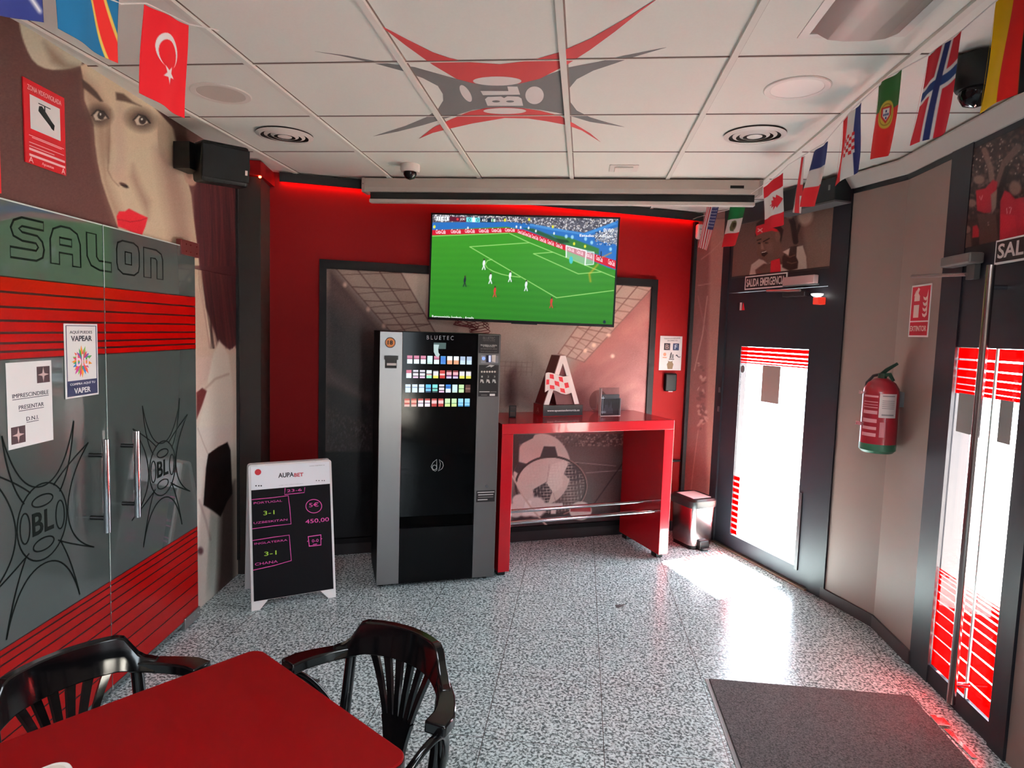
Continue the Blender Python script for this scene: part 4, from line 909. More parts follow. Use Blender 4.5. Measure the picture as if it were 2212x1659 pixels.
# left strip: age sticker and card slot
sx, sz = VM.st(843, 740); st = G().ell(VM, sx, sz, 0.032, 0.032, 0.0003, 0.001).mk('age_sticker', mat((60, 26, 22), 0.4), vm); G().ell(VM, sx, sz, 0.027, 0.027, 0.001, 0.0014).mk('sticker_face', mat((214, 128, 60), 0.4), st); text('lettering', '18', VM, sx - .016, sx + .015, sz - .013, sz + .013, BLACK, 0.0015, st, bold=0.03)
cs = G().rect(VM, *sorted((VM.st(832, 770)[0], VM.st(857, 770)[0])), VM.st(832, 795)[1], VM.st(832, 768)[1], 0.0, 0.010).mk('card_reader', BLACK, vm, bevel=0.002)
a, b = VM.st(832, 769), VM.st(858, 777); G().rect(VM, a[0] - .004, b[0] + .004, b[1], a[1] + .003, 0.010, 0.022).mk('hood', mat((20, 20, 20), .4), cs); G().rect(VM, a[0] + .01, b[0] - .006, VM.st(832, 789)[1], VM.st(832, 784)[1], 0.010, 0.0108).mk('reader_label', mat((196, 190, 184), .4), cs)
# right strip panels
PN = mat((38, 34, 34), 0.35)
def vpanel(x0, y0, x1, y1, name): a, b = VM.st(*zv(x0, y0)), VM.st(*zv(x1, y1)); return G().rect(VM, min(a[0], b[0]), max(a[0], b[0]), b[1], a[1], 0.0, 0.0015).mk(name, PN, vm)
SG = mat((190, 186, 182), .5); SD = mat((110, 104, 102), .5)
p1 = vpanel(1608, 35, 2005, 402, 'info_panel'); text_px('lettering', 'BLUETEC', VM, *zv(1690, 122), *zv(1930, 72), SD, 0.0016, p1); text_px('lettering', 'cigarette vending', VM, *zv(1690, 156), *zv(1925, 138), SD, 0.0016, p1)
text_px('lettering', 'PROHIBIDA LA VENTA', VM, *zv(1642, 250), *zv(1970, 228), SG, 0.0016, p1, bold=.02); text_px('lettering', 'A MENORES', VM, *zv(1690, 275), *zv(1925, 255), SG, 0.0016, p1); text_px('lettering', 'DE DIECIOCHO AÑOS', VM, *zv(1645, 320), *zv(1970, 295), SD, 0.0016, p1, bold=.02); text_px('lettering', 'fumar perjudica la salud', VM, *zv(1645, 375), *zv(1970, 350), SD, 0.0016, p1)
cn = vpanel(1655, 440, 1990, 600, 'coin_unit'); cn.data.materials[0] = mat((150, 146, 148), .3, .8)
a, b = VM.st(*zv(1735, 515)), VM.st(*zv(1700, 480)); G().ell(VM, VM.st(*zv(1700, 500))[0], VM.st(*zv(1700, 500))[1], .0105, .0105, .0016, .004).mk('lit_button', emat((120, 150, 255), 1.6), cn)
q = VM.poly([zv(1745, 432), zv(1845, 432), zv(1845, 580), zv(1745, 575)]); G().prism(VM, q, .0016, .012).mk('coin_slot', mat((40, 40, 62), .3), cn); G().prism(VM, VM.poly([zv(1795, 440), zv(1835, 440), zv(1835, 570), zv(1795, 570)]), .012, .0135).mk('slot_light', emat((200, 205, 255), 1.2), cn); G().prism(VM, VM.poly([zv(1862, 435), zv(1940, 430), zv(1930, 580), zv(1865, 560)]), .0016, .006).mk('coin_label', mat((226, 216, 208), .5), cn)
p2 = vpanel(1608, 628, 1985, 1258, 'instruction_panel')
G().prism(VM, VM.poly([zv(1740, 680), zv(1830, 625), zv(1918, 640), zv(1850, 680), zv(1830, 660)]), .0016, .0022).mk('hand_symbol', SG, p2)
g = G()
for k in range(6): q = VM.st(*zv(1665 + 52 * k, 765)); g.ell(VM, q[0], q[1], .0062, .0062, .0016, .0022, 16)
g.mk('coin_symbol', mat((206, 196, 186), .5), p2)
for k, tt in enumerate('123'): text_px('lettering', tt, VM, *zv(1655 + 125 * k, 880), *zv(1685 + 125 * k, 845), SG, .0016, p2)
for k in range(3): G().prism(VM, VM.poly([zv(1632 + 120 * k, 990), zv(1640 + 120 * k, 915), zv(1690 + 120 * k, 920), zv(1710 + 120 * k, 990), zv(1680 + 120 * k, 990), zv(1665 + 120 * k, 950)]), .0016, .0022).mk('step_symbol', SG, p2)
for yy, x0, x1, cc in ((1163, 1615, 1820, SG), (1166, 1830, 1955, SD), (1228, 1650, 1770, SD)): G().prism(VM, VM.poly([zv(x0, yy - 9), zv(x1, yy - 9), zv(x1, yy + 9), zv(x0, yy + 9)]), .0016, .0021).mk('text_line', cc, p2)
G().prism(VM, VM.poly([zv(1822, 1205), zv(1926, 1205), zv(1926, 1245), zv(1822, 1245)]), .0016, .0022).mk('white_label', WHITE, p2)
a, b = VM.st(1029, 1060), VM.st(1069, 1083); p3 = G().rect(VM, a[0], b[0] - .002, b[1], a[1], 0, .0015).mk('notice_plate', PN, vm)
for k, (u, v, cc) in enumerate(((.06, .95, SG), (.1, .9, SG), (.1, .9, SD), (.08, .6, SG))): zz = a[1] - .012 - .016 * k; G().rect(VM, a[0] + (b[0] - a[0]) * u, a[0] + (b[0] - a[0]) * v, zz - .003, zz + .003, .0016, .002).mk('text_line', cc, p3)
q = VM.st(1051, 1050); G().ell(VM, q[0], q[1], .0085, .0085, 0, .008, 20).mk('lock', CHROME, vm)

# ================================================================== red counter and what stands on it
CR = mat((166, 16, 28), 0.22, coat=0.5); CT0 = 1.0225
ct = thing('bar_counter', 'red glossy bar counter with a double chrome foot rail', 'counter', CT.w(0.57, 0, -0.28))
G().rect(CT, -0.083, 1.228, 0.955, CT0, -0.56, 0.0).mk('counter_top', CR, ct, bevel=0.003)
for a, b in ((-0.083, -0.003), (1.148, 1.228)):
    lp = G().rect(CT, a, b, 0.04, 0.955, -0.56, 0.0).mk('side_panel', CR, ct, bevel=0.003)
    for d in (-0.08, -0.50): G().rect(CT, a + .018, b - .012, 0.0, 0.04, d - .04, d + .03).mk('foot', BLACK, lp)
for z, d in ((0.352, -0.05), (0.405, -0.13)): G().tube([CT.w(-0.003, z, d), CT.w(1.148, z, d)], 0.013, 14).mk('foot_rail', CHROME, ct, smooth=40)
FL = Plane((0, 0, CT0), (1, 0, 0), (0, 1, 0))


def on_counter(x, y): u, t = FL.st(x, y); return np.array([u, t, CT0])


pa, pb = on_counter(1173, 900), on_counter(1258, 898); AP = Plane(pa, pb - pa); wa = float(np.linalg.norm(pb - pa))
sg = thing('display_sign', 'red and white letter A sign with a chequered flag on the red counter', 'sign', tuple((pa + pb) / 2))
RDK = mat((96, 14, 20), 0.35); CRM = mat((240, 222, 214), 0.4); hb = AP.st(1173, 876)[1]
G().rect(AP, 0, wa, 0.0, hb, -0.17, -0.004).mk('base', mat((150, 18, 28), 0.3), sg)
bp = G().rect(AP, 0.0, wa, 0.004, hb, -0.004, 0.0).mk('base_plate', mat((46, 42, 42), .4), sg); text('lettering', 'www.apuestasdemurcia.es', AP, wa * .10, wa * .92, hb * .38, hb * .62, WHITE, 0.0003, bp, bold=.015)


def za(*p): return AP.poly([(1140 + x / 9.76, 750 + y / 9.76) for x, y in p])


body = za((690, 180), (800, 180), (1085, 1195), (985, 1200), (920, 960), (560, 930), (450, 1215), (340, 1215))
o = G().prism(AP, za((690, 180), (800, 180), (1090, 1205), (620, 1215), (575, 1000), (540, 930), (520, 1000), (450, 1218), (335, 1215)), -0.15, -0.012).mk('letter_body', RDK, sg)
G().prism(AP, za((690, 182), (800, 182), (1085, 1195), (988, 1200), (860, 720), (820, 600), (742, 340), (660, 590), (570, 560)), -0.012, 0.0).mk('letter_face', CRM, sg); G().prism(AP, za((445, 905), (540, 905), (448, 1215), (340, 1215)), -0.012, 0.0).mk('letter_face', CRM, sg)
fg = G().prism(AP, za((362, 580), (375, 545), (430, 530), (500, 540), (570, 565), (660, 598), (740, 618), (800, 612), (850, 600), (890, 760), (920, 950), (860, 975), (790, 993), (700, 975), (600, 925), (520, 900), (450, 898), (400, 912), (352, 945)), 0.0002, 0.012).mk('flag_panel', CRM, sg)
for q in ([(448, 562), (528, 576), (538, 674), (450, 650)], [(636, 618), (716, 630), (734, 740), (652, 708)], [(378, 678), (438, 678), (436, 778), (374, 786)], [(548, 704), (642, 728), (654, 832), (560, 790)], [(752, 756), (832, 740), (856, 842), (776, 862)], [(450, 792), (540, 806), (552, 884), (452, 872)], [(664, 858), (756, 872), (776, 968), (680, 936)]):
    G().prism(AP, za(*q), 0.0121, 0.0131).mk('red_check', mat((214, 26, 40), .4), fg)
SDP = Plane(AP.w(-0.0, hb, -0.15), -AP.n * -1.0)
LS = Plane(AP.w(-0.0005, 0, -0.17), AP.n)
text('lettering', 'A', LS, 0.06, 0.10, hb * .25, hb * .7, mat((196, 120, 120), .5), 0.0002, sg)
# clear holder with dark leaflets
AC = glassmat((244, 246, 248), 0.10, 0.03)
pa, pb = on_counter(1297, 899), on_counter(1340, 898); LP = Plane(pa, pb - pa, (0, 0, 1)); wl_ = float(np.linalg.norm(pb - pa)); hl = LP.st(1320, 838)[1]
lh = thing('leaflet_holder', 'clear acrylic stand of dark leaflets on the red counter', 'leaflet holder', tuple((pa + pb) / 2))
G().rect(LP, 0, wl_, 0.003, hl, -0.035, -0.032).mk('back_panel', AC, lh); G().rect(LP, 0, wl_, 0.003, hl * .6, 0.0, 0.003).mk('front_panel', AC, lh); G().rect(LP, 0, wl_, 0.0, 0.003, -0.035, 0.003).mk('base', mat((226, 210, 208), .1), lh)
EDG = mat((236, 224, 222), .12)
for s in (0.0, wl_ - .003): G().rect(LP, s, s + .003, 0.003, hl * (.98 if s == 0 else .62), -0.032, 0.0).mk('side_edge', EDG, lh)
lf = G().rect(LP, 0.008, wl_ - .008, 0.006, hl * .76, -0.026, -0.012).mk('leaflet', mat((34, 34, 42), .5), lh)
G().rect(LP, .02, .024, .012, hl * .7, -.0119, -.011).rect(LP, .012, .034, hl * .62, hl * .65, -.0119, -.011).rect(LP, .014, .05, .02, .035, -.0119, -.011).mk('leaflet_print', mat((190, 196, 204), .5), lf)
for k in range(7): G().prism(LP, [(.03 + .012 * k, .015), (.036 + .012 * k, .015), (.04 + .011 * k, .05 + .03 * (k % 3)), (.033 + .011 * k, .06 + .02 * (k % 2))], -.0119, -.011).mk('leaflet_print', mat((96, 98, 108), .5), lf)
pc = on_counter(1283, 893) + np.array([0.03, 0.10, 0]); DP = Plane(pc, (1, 0.45, 0)); 
P = thing('acrylic_disc', 'round clear acrylic plate standing behind the dark leaflets', 'stand', tuple(pc)); G().ell(DP, 0, 0.085, 0.075, 0.085, 0, .004, 40).mk('disc', glassmat((236, 232, 230), .12), P); G().rect(DP, -.04, .04, 0, .004, -.03, .03).mk('base', AC, P)
pd = on_counter(1108, 903); KP = Plane(pd, (1, .3, 0)); P = thing('card_terminal', 'small dark card terminal on the counter beside the vending machine', 'terminal', tuple(pd))
G().rect(KP, -.025, .025, 0.0, .085, -.03, -.012).mk('housing', mat((34, 22, 22), .35), P, bevel=.004); G().rect(KP, -.018, .018, .05, .078, -.0119, -.0105).mk('screen', mat((70, 50, 46), .2), P); G().rect(KP, -.018, .018, .012, .042, -.0119, -.0105).mk('keypad', mat((86, 66, 58), .5), P)

# ================================================================== A-frame board
AN = np.array([.27, -.39, 0.0]); AN /= np.linalg.norm(AN)
AB = Plane((-1.79, 3.31, 0), (.39, .27, 0), tuple(np.array([0, 0, 1.0]) - AN * .19))
ab = thing('pavement_board', 'white A-frame board with bright handwritten match odds', 'board', (-1.66, 3.54, 0))


def zb(*p): return [(480 + x / 3.568, 940 + y / 3.568) for x, y in p]


c4 = AB.poly(zb((196, 232), (835, 186), (884, 1250), (228, 1366))); bl, tr = c4[3], c4[1]
S0, S1, T1 = (c4[3][0] + c4[0][0]) / 2, (c4[1][0] + c4[2][0]) / 2, (c4[0][1] + c4[1][1]) / 2
r_ = .018
arc = lambda cx, cz, a0, a1: [(cx + r_ * math.cos(a), cz + r_ * math.sin(a)) for a in np.linspace(a0, a1, 6)]
outl = [(S0, 0), (S0 + .045, 0), (S0 + .09, .05), (S1 - .09, .05), (S1 - .045, 0), (S1, 0)] + arc(S1 - r_, T1 - r_, 0, PI / 2) + arc(S0 + r_, T1 - r_, PI / 2, PI)
pn = G().prism(AB, outl, -0.020, 0.0).mk('front_board', mat((226, 224, 222), .35), ab, bevel=.003)
bk = np.array(AB.w(0, 0)) - AN * .36; AB2 = Plane(tuple(bk), AB.d, tuple(np.array([0, 0, 1.0]) + AN * .19))
G().prism(AB2, outl, 0.0, 0.020).mk('rear_board', mat((206, 204, 206), .4), ab, bevel=.003)
hx = G()
for s in (S0 + .05, S1 - .09): hx.prism(Plane(AB.w(0, 0), AB.d), [(s, T1 * .955), (s + .04, T1 * .955), (s + .04, T1 * .98), (s, T1 * .98)], -0.20, -0.15)
hx.mk('hinge', WHITE, ab)
ps = AB.poly(zb((215, 428), (830, 372), (862, 1180), (238, 1285))); X0, X1 = S0 + .014, S1 - .014; ZT = (ps[0][1] + ps[1][1]) / 2; ZB = (ps[2][1] + ps[3][1]) / 2
bp = G().rect(AB, X0, X1, ZB, ZT, 0.0005, 0.003).mk('writing_panel', mat((13, 11, 15), .5, spec=.1), ab)
hd = G().rect(AB, X0, X1, ZT, T1 - .012, 0.0005, 0.003).mk('header_print', mat((236, 238, 242), .4), ab)
K = mat((60, 58, 62), .5)
text_px('lettering', 'AUPA', AB, *zb((432, 330))[0], *zb((552, 284))[0], K, .0031, hd, bold=.03); text_px('lettering', 'BET', AB, *zb((555, 322))[0], *zb((625, 288))[0], mat((190, 50, 60), .5), .0031, hd, bold=.03)
q = AB.st(*zb((275, 285))[0]); G().ell(AB, q[0], q[1], .0175, .0175, .0031, .0036).mk('round_logo', mat((196, 24, 40), .4), hd)
text_px('lettering', 'www.aupabet.es', AB, *zb((672, 243))[0], *zb((790, 226))[0], GREY, .0031, hd); text_px('lettering', 'juega con responsabilidad', AB, *zb((437, 390))[0], *zb((622, 370))[0], GREY, .0031, hd)
g = G()
for x in (260, 282, 300): q = AB.st(*zb((x, 390))[0]); g.ell(AB, q[0], q[1], .0042, .0042, .0031, .0035, 10)
for x in (725, 745, 770, 786): q = AB.st(*zb((x, 350))[0]); g.ell(AB, q[0], q[1], .0032, .0032, .0031, .0035, 10)
g.mk('small_symbol', K, hd)
PK1 = mat((226, 84, 170), .6); GR1 = mat((178, 220, 70), .6)
bl_ = AB.n * 0
def chalk(pts, m, w_=.0038, closed=False): G().ring(AB, AB.poly(zb(*pts)), w_, .0031, .0036, closed).mk('chalk_line', m, bp)
chalk([(484, 408), (480, 458), (632, 442), (636, 402)], PK1)
chalk([(226, 497), (400, 480), (508, 466), (520, 560), (530, 684), (400, 698), (230, 722)], PK1); chalk([(232, 812), (400, 785), (516, 770), (524, 870), (532, 966), (400, 1004), (238, 1040)], PK1)
chalk([(705 + 61 * math.cos(a), 547 + 52 * math.sin(a)) for a in np.linspace(0, 2 * PI, 25)[:-1]], PK1, closed=True)
chalk([(662, 782), (760, 768), (760, 846), (670, 855)], PK1, .006, True); chalk([(655, 822), (662, 812)], PK1); chalk([(762, 800), (770, 796)], PK1); chalk([(698, 842), (730, 838)], PK1)
for tt, a, b, m in (('23-6', (500, 440), (612, 410), PK1), ('PORTUGAL', (243, 533), (462, 497), PK1), ('3-1', (318, 618), (402, 577), GR1), ('UZBESKITAN', (243, 686), (502, 642), PK1), ('5€', (670, 556), (742, 516), PK1), ('450,00', (642, 688), (822, 632), PK1), ('INGLATERRA', (248, 846), (502, 800), PK1), ('3-1', (325, 932), (418, 888), GR1), ('CHANA', (253, 1006), (428, 962), PK1), ('0-0', (692, 828), (742, 798), PK1)):
    text_px('handwriting', tt, AB, *zb(a)[0], *zb(b)[0], m, .0031, bp)

# ================================================================== pedal bin
bn = thing('pedal_bin', 'steel pedal bin with a black lid beside the red counter', 'bin', (.905, 5.03, 0))
BM = Matrix.Translation((.905, 5.03, 0)) @ Matrix.Rotation(math.radians(30), 4, 'Z')


def rsec(a, b, r, n=6):
    pts = []
    for cx, cy_, st in ((a - r, b - r, 0), (-a + r, b - r, 1), (-a + r, -b + r, 2), (a - r, -b + r, 3)): pts += [(cx + r * math.cos(t), cy_ + r * math.sin(t)) for t in np.linspace(st * PI / 2, (st + 1) * PI / 2, n)]
    return pts


def loft(g, secs, M):
    n = len(secs[0][0]); vs = [M @ Vector((x, y, z)) for pts, z in secs for x, y in pts]
    return g.add(vs, [(i * n + k, i * n + (k + 1) % n, (i + 1) * n + (k + 1) % n, (i + 1) * n + k) for i in range(len(secs) - 1) for k in range(n)] + [tuple(range(n))[::-1], tuple(range((len(secs) - 1) * n, len(secs) * n))])


loft(G(), [(rsec(.105, .125, .04), .03), (rsec(.118, .138, .045), .33)], BM).mk('body', mat((168, 150, 150), .22, 1.0), bn, smooth=35)
loft(G(), [(rsec(.100, .12, .04), 0.0), (rsec(.100, .12, .04), .03)], BM).mk('base_ring', BLACK, bn, smooth=35)
loft(G(), [(rsec(.125, .145, .05), .325), (rsec(.128, .148, .05), .345), (rsec(.128, .148, .05), .375), (rsec(.115, .135, .05), .392)], BM).mk('lid', mat((24, 22, 24), .3), bn, smooth=35)
G().box((-.045, -.155, .0), (.045, -.11, .075), BM).mk('pedal_recess', BLACK, bn, bevel=.012); G().box((-.035, -.185, .012), (.035, -.13, .024), BM).mk('pedal', mat((30, 30, 32), .4), bn)
o = G().box((-.085, -.10, .3925), (.085, .10, .394), BM).mk('paper_sheet', mat((222, 196, 196), .6)); tag(o, 'pale printed sheet lying on the black bin lid', 'paper')

# ================================================================== emergency exit (slanted wall at the back)
CLEAR = glassmat((252, 253, 255), 0.05)
RFILM = glassmat((255, 22, 18), 0.04, body=(200, 12, 10), bodyfac=0.3)
g = G().rect(DW, -0.03, 0.055, 0, CEIL - 0.001, -0.09, 0.012).rect(DW, 1.062, 1.20, 0, CEIL - 0.001, -0.09, 0.012).rect(DW, 0.055, 1.062, 1.965, CEIL - 0.001, -0.09, 0.0)
dr = thing('door_1', 'dark framed emergency exit door with a bright glass panel', 'door', DW.w(0.56, 0), kind='structure')
g.mk('door_frame', FRAME, dr)
g = G().rect(DW, 0.06, 0.245, 0.012, 1.96, -0.06, 0.0).rect(DW, 0.925, 1.057, 0.012, 1.96, -0.06, 0.0).rect(DW, 0.245, 0.925, 0.012, 0.12, -0.06, 0.0).rect(DW, 0.245, 0.925, 1.56, 1.96, -0.06, 0.0)
lf = g.mk('door_leaf', FRAME, dr)
G().rect(DW, 0.245, 0.925, 0.12, 1.56, -0.014, -0.008).mk('glass_pane', CLEAR, lf)
g = G()
for a, b in ((1.556, 1.530), (1.522, 1.500), (1.492, 1.474), (1.466, 1.452), (1.445, 1.436)): g.rect(DW, 0.245, 0.925, b, a, -0.0076, -0.0071)
for k in range(10): z = 0.13 + 0.046 * k; g.rect(DW, 0.245, 0.315 + .02 * (k % 1), z, z + .030, -0.0076, -0.0071)
g.mk('striped_film', RFILM, lf)
G().rect(DW, 0.935, 0.962, 0.10, 0.62, 0.0, 0.008).mk('weather_strip', mat((58, 50, 52), .4), lf)
for a, b, z in ((0.03, .045, 1.21), (0.03, .045, 1.06)): G().rect(DW, a, b, z - .02, z + .02, 0.012, 0.022).mk('hinge', mat((120, 116, 118), .3, .8), dr)
G().rect(DW, 0.06, 1.06, 0.0, 0.012, -0.09, 0.03).mk('threshold', mat((170, 150, 130), .3, .9), dr)
o = G().rect(DW, 0.49, 0.672, 1.172, 1.434, -0.0066, -0.0056).mk('paper_sheet', mat((168, 150, 142), .7)); tag(o, 'greyish sheet stuck on the bright emergency door glass', 'paper')
o = G().ell(DW, 0.271, 1.39, 0.022, 0.028, -0.0066, -0.0056).mk('round_sticker', mat((120, 120, 124), .5)); tag(o, 'grey round sticker at the top corner of the emergency door glass', 'sticker')
P = thing('door_sticker', 'tiny black, white and red sticker above the emergency door glass', 'sticker', DW.w(.21, 1.86)); q = DW.box(1593, 654, 1609, 670)
G().rect(DW, q[0], q[0] + (q[1] - q[0]) * .35, q[2], q[3], .0005, .0015).mk('black_field', BLACK, P); G().rect(DW, q[0] + (q[1] - q[0]) * .35, q[0] + (q[1] - q[0]) * .6, q[2], q[3], .0005, .0015).mk('white_field', WHITE, P); G().prism(DW, [(q[0] + (q[1] - q[0]) * .62, q[2]), (q[1], q[2]), (q[0] + (q[1] - q[0]) * .78, q[3])], .0005, .0015).mk('red_letter', mat((214, 26, 40), .4), P)
# poster above the exit
pp = thing('tennis_poster', 'sepia poster of a shouting tennis player in a red headband above the exit', 'poster', DW.w(.6, 2.08))


def zd(*p): return [(1440 + x / 3.607, 400 + y / 3.607) for x, y in p]


def tennis(c):
    c.vgrad(450, 600, (92, 68, 62), (112, 84, 76))
    c.poly(zd((1040, 150), (1345, 150), (1345, 700), (1100, 700)), (134, 108, 96), 10, 0.8)
    c.line(zd((960, 230), (985, 300), (1005, 440)), 12, (46, 34, 34), 2.5, 0.9); c.line(zd((1040, 300), (1015, 380), (1000, 450)), 6, (52, 38, 36), 2, 0.8); c.ell(*zd((1080, 240))[0], 16, 20, (190, 164, 146), 0.5, 0.2)
    c.ell(*zd((960, 215))[0], 9, 12, (170, 146, 130), 0.6)
    c.poly(zd((640, 720), (660, 620), (720, 575), (800, 600), (900, 620), (960, 500), (1060, 470), (1090, 600), (1100, 720)), (190, 172, 160), 2.5)
    c.poly(zd((690, 390), (700, 470), (705, 540), (740, 570), (790, 610), (850, 590), (895, 500), (895, 400), (860, 330), (760, 320)), (108, 76, 66), 2.5)
    c.poly(zd((690, 400), (700, 300), (760, 250), (860, 280), (910, 350), (890, 450), (860, 350), (760, 350)), (40, 28, 26), 3)
    c.poly(zd((692, 370), (698, 320), (760, 300), (860, 345), (880, 370), (820, 355), (750, 370), (700, 395)), (206, 32, 44), 1.5); c.line(zd((712, 340), (728, 350), (745, 338)), 1.6, (235, 210, 205), 1); c.line(zd((712, 362), (728, 350), (745, 364)), 1.6, (235, 210, 205), 1)
    c.line(zd((705, 430), (735, 420)), 2, (30, 20, 20), 1.2); c.line(zd((755, 440), (800, 415)), 2.4, (30, 20, 20), 1.2); c.ell(*zd((722, 452))[0], 3.4, 1.8, (30, 20, 20), 0.5); c.ell(*zd((780, 450))[0], 4, 2, (30, 20, 20), 0.5)
    c.poly(zd((735, 450), (745, 450), (760, 500), (735, 500)), (138, 102, 90), 2); c.poly(zd((735, 520), (770, 510), (790, 530), (760, 558), (742, 550)), (40, 20, 20), 1.5); c.line(zd((742, 526), (775, 516)), 1.6, (214, 200, 190), .8)
    c.ell(*zd((865, 400))[0], 6, 11, (120, 86, 74), 0.4); c.ell(*zd((800, 480))[0], 9, 12, (128, 92, 80), 0.9, 0, 0.6); c.poly(zd((760, 590), (800, 610), (880, 560), (900, 610), (820, 640)), (84, 58, 52), 2.5)
    c.poly(zd((700, 720), (690, 660), (760, 610), (850, 620), (900, 720)), (96, 66, 58), 3)
    c.poly(zd((812, 590), (880, 570), (890, 640), (885, 720), (805, 720)), (196, 36, 46), 1.5)
    c.poly(zd((900, 560), (960, 480), (1020, 470), (1030, 560), (1020, 650), (960, 670), (900, 640)), (66, 46, 42), 3)
    c.poly(zd((905, 520), (960, 490), (950, 550)), (190, 172, 160), 2); c.line(zd((930, 545), (960, 560), (1000, 545)), 2, (110, 80, 70), 1.5); c.line(zd((940, 600), (975, 610), (1010, 600)), 2, (110, 80, 70), 1.5)
    c.poly(zd((1015, 480), (1060, 475), (1088, 560), (1085, 650), (1040, 620), (1010, 560)), (196, 180, 166), 2)
    c.grain(3)


painted('print', DW, 0.088, 1.088, 2.085, 2.47, 200, 90, tennis, 0.0025, 0.0024, pp, 0.4)
for q in ((0.08, 1.096, 2.075, 2.085), (0.08, 1.096, 2.47, 2.478)): G().rect(DW, *q, 0.0002, 0.004).mk('edge_trim', mat((52, 44, 46), .4), pp)
P = thing('exit_sign', 'black and white SALIDA EMERGENCIA sign over the emergency door', 'sign', DW.w(.47, 1.98)); 
G().rect(DW, 0.252, 0.69, 1.978, 2.076, 0.0005, 0.006).mk('board', WHITE, P); q = G().rect(DW, 0.262, 0.680, 1.987, 2.067, 0.0061, 0.0068).mk('black_field', mat((34, 28, 30), .4), P); text('lettering', 'SALIDA EMERGENCIA', DW, 0.272, 0.672, 1.998, 2.056, mat((226, 214, 206), .5), 0.0069, q, bold=.02)
P = thing('emergency_light', 'long pale pink emergency light bar beside the exit sign', 'lamp', DW.w(.82, 1.98)); G().rect(DW, 0.692, 0.975, 1.982, 2.038, 0.006, 0.045).mk('diffuser', mat((206, 170, 168), .3), P, bevel=.006); G().rect(DW, 0.692, 0.975, 1.975, 1.982, 0.0, 0.04).mk('base_plate', GREY, P)
P = thing('door_closer', 'slim steel door closer under the emergency light bar', 'door closer', DW.w(.7, 1.93)); G().rect(DW, 0.70, 0.90, 1.905, 1.935, 0.0, 0.045).mk('body', mat((60, 56, 60), .35, .5), P, bevel=.004); G().tube([DW.w(.55, 1.955, .05), DW.w(.88, 1.94, .06)], .008, 8).mk('arm', mat((170, 160, 156), .3, .9), P)
lampc = DW.st(1765, 641, 0.05)
P = thing('spot_lamp', 'small glowing white lamp with a red housing above the emergency door', 'lamp', DW.w(lampc[0], lampc[1], 0.05))
G().lathe([(0, .0), (.022, .002), (.034, .010), (.036, .018), (.0, .022)], DW.w(lampc[0], lampc[1], 0.05), 24).mk('lit_lens', emat((255, 250, 245), 4.0), P, smooth=40)
G().rect(DW, lampc[0] - .024, lampc[0] + .022, lampc[1] - .048, lampc[1] - .002, 0.0, 0.06).mk('red_housing', emat((255, 60, 40), 0.8), P, bevel=.004)
P = thing('wall_loudspeaker', 'black box loudspeaker in the ceiling corner over the emergency door', 'loudspeaker', DW.w(.95, 2.5, .1))
G().rect(DW, 0.66, 1.19, 2.455, 2.592, 0.004, 0.13).mk('cabinet', mat((26, 26, 30), .5), P, bevel=.006); G().rect(DW, 0.655, 1.195, 2.445, 2.455, 0.004, 0.132).mk('base_strip', mat((86, 82, 84), .4), P); G().rect(DW, 1.135, 1.148, 2.52, 2.55, 0.130, 0.133).mk('badge', GREY, P)

# ================================================================== entrance door (right-hand wall)
dr = thing('door_2', 'dark framed glass entrance door with red stripes and a tall steel handle', 'door', RW.w(.85, 0), kind='structure')
g = G().rect(RW, 0.42, 0.585, 0, CEIL + 0.05, -0.09, 0.006).rect(RW, 1.06, 1.16, 0, CEIL + 0.05, -0.09, 0.012).rect(RW, 0.585, 1.06, 1.61, CEIL + 0.05, -0.09, 0.0).rect(RW, 0.585, 1.06, 0.0, 0.088, -0.07, 0.0)
g.mk('door_frame', FRAME, dr)
G().rect(RW, 0.862, 0.874, 0.088, 1.61, -0.02, -0.004).mk('meeting_edge', mat((210, 220, 216), .15), dr)
for a, b in ((0.585, 0.862), (0.874, 1.06)):
    pn = G().rect(RW, a, b, 0.088, 1.61, -0.016, -0.009).mk('glass_pane', CLEAR, dr)
    g = G()
    for u, v in ((1.608, 1.560), (1.552, 1.516), (1.509, 1.478), (1.472, 1.446), (1.441, 1.420), (1.416, 1.400)): g.rect(RW, a + .004, b - .004, v, u, -0.0086, -0.0081)
    zz = [0.57, 0.557, 0.540, 0.518, 0.490, 0.455, 0.413, 0.363, 0.305, 0.240, 0.170, 0.092]
    for u, v in zip(zz[:-1], zz[1:]): g.rect(RW, a + .004, b - .004, v + .0035, u - .0035, -0.0086, -0.0081)
    g.mk('striped_film', RFILM, pn)
hp = G().tube([RW.w(.895, 0.075, .065), RW.w(.895, 1.95, .065)], .0165, 16).mk('tall_handle', mat((172, 160, 158), .2, 1.0), dr, smooth=40)
for z in (0.16, 1.86): G().tube([RW.w(.895, z, 0.0), RW.w(.895, z, .06)], .011, 10).mk('standoff', CHROME, hp, smooth=40)
bf = G().box((-.028, -.03, 0), (.03, .03, .016), Matrix.Translation((1.585, 2.80, 0))).mk('floor_bolt', mat((220, 214, 208), .15, 1.0), dr, bevel=.004)
G().box((-.02, -.14, 0), (.0, .14, .006), Matrix.Translation((1.60, 2.72, 0)) @ Matrix.Rotation(.05, 4, 'Z')).mk('floor_rail', mat((226, 220, 214), .15, 1.0), dr)
for a, b, c_, d_, lb in ((0.622, 0.800, 1.226, 1.404, 'grey paper stuck on the entrance glass between frame and tall handle'), (0.915, 0.997, 1.226, 1.402, 'grey paper stuck on the entrance glass beyond the tall handle')):
    o = G().rect(RW, a, b, c_, d_, -0.0076, -0.0068).mk('paper_sheet', mat((150, 146, 142), .7)); tag(o, lb, 'paper')
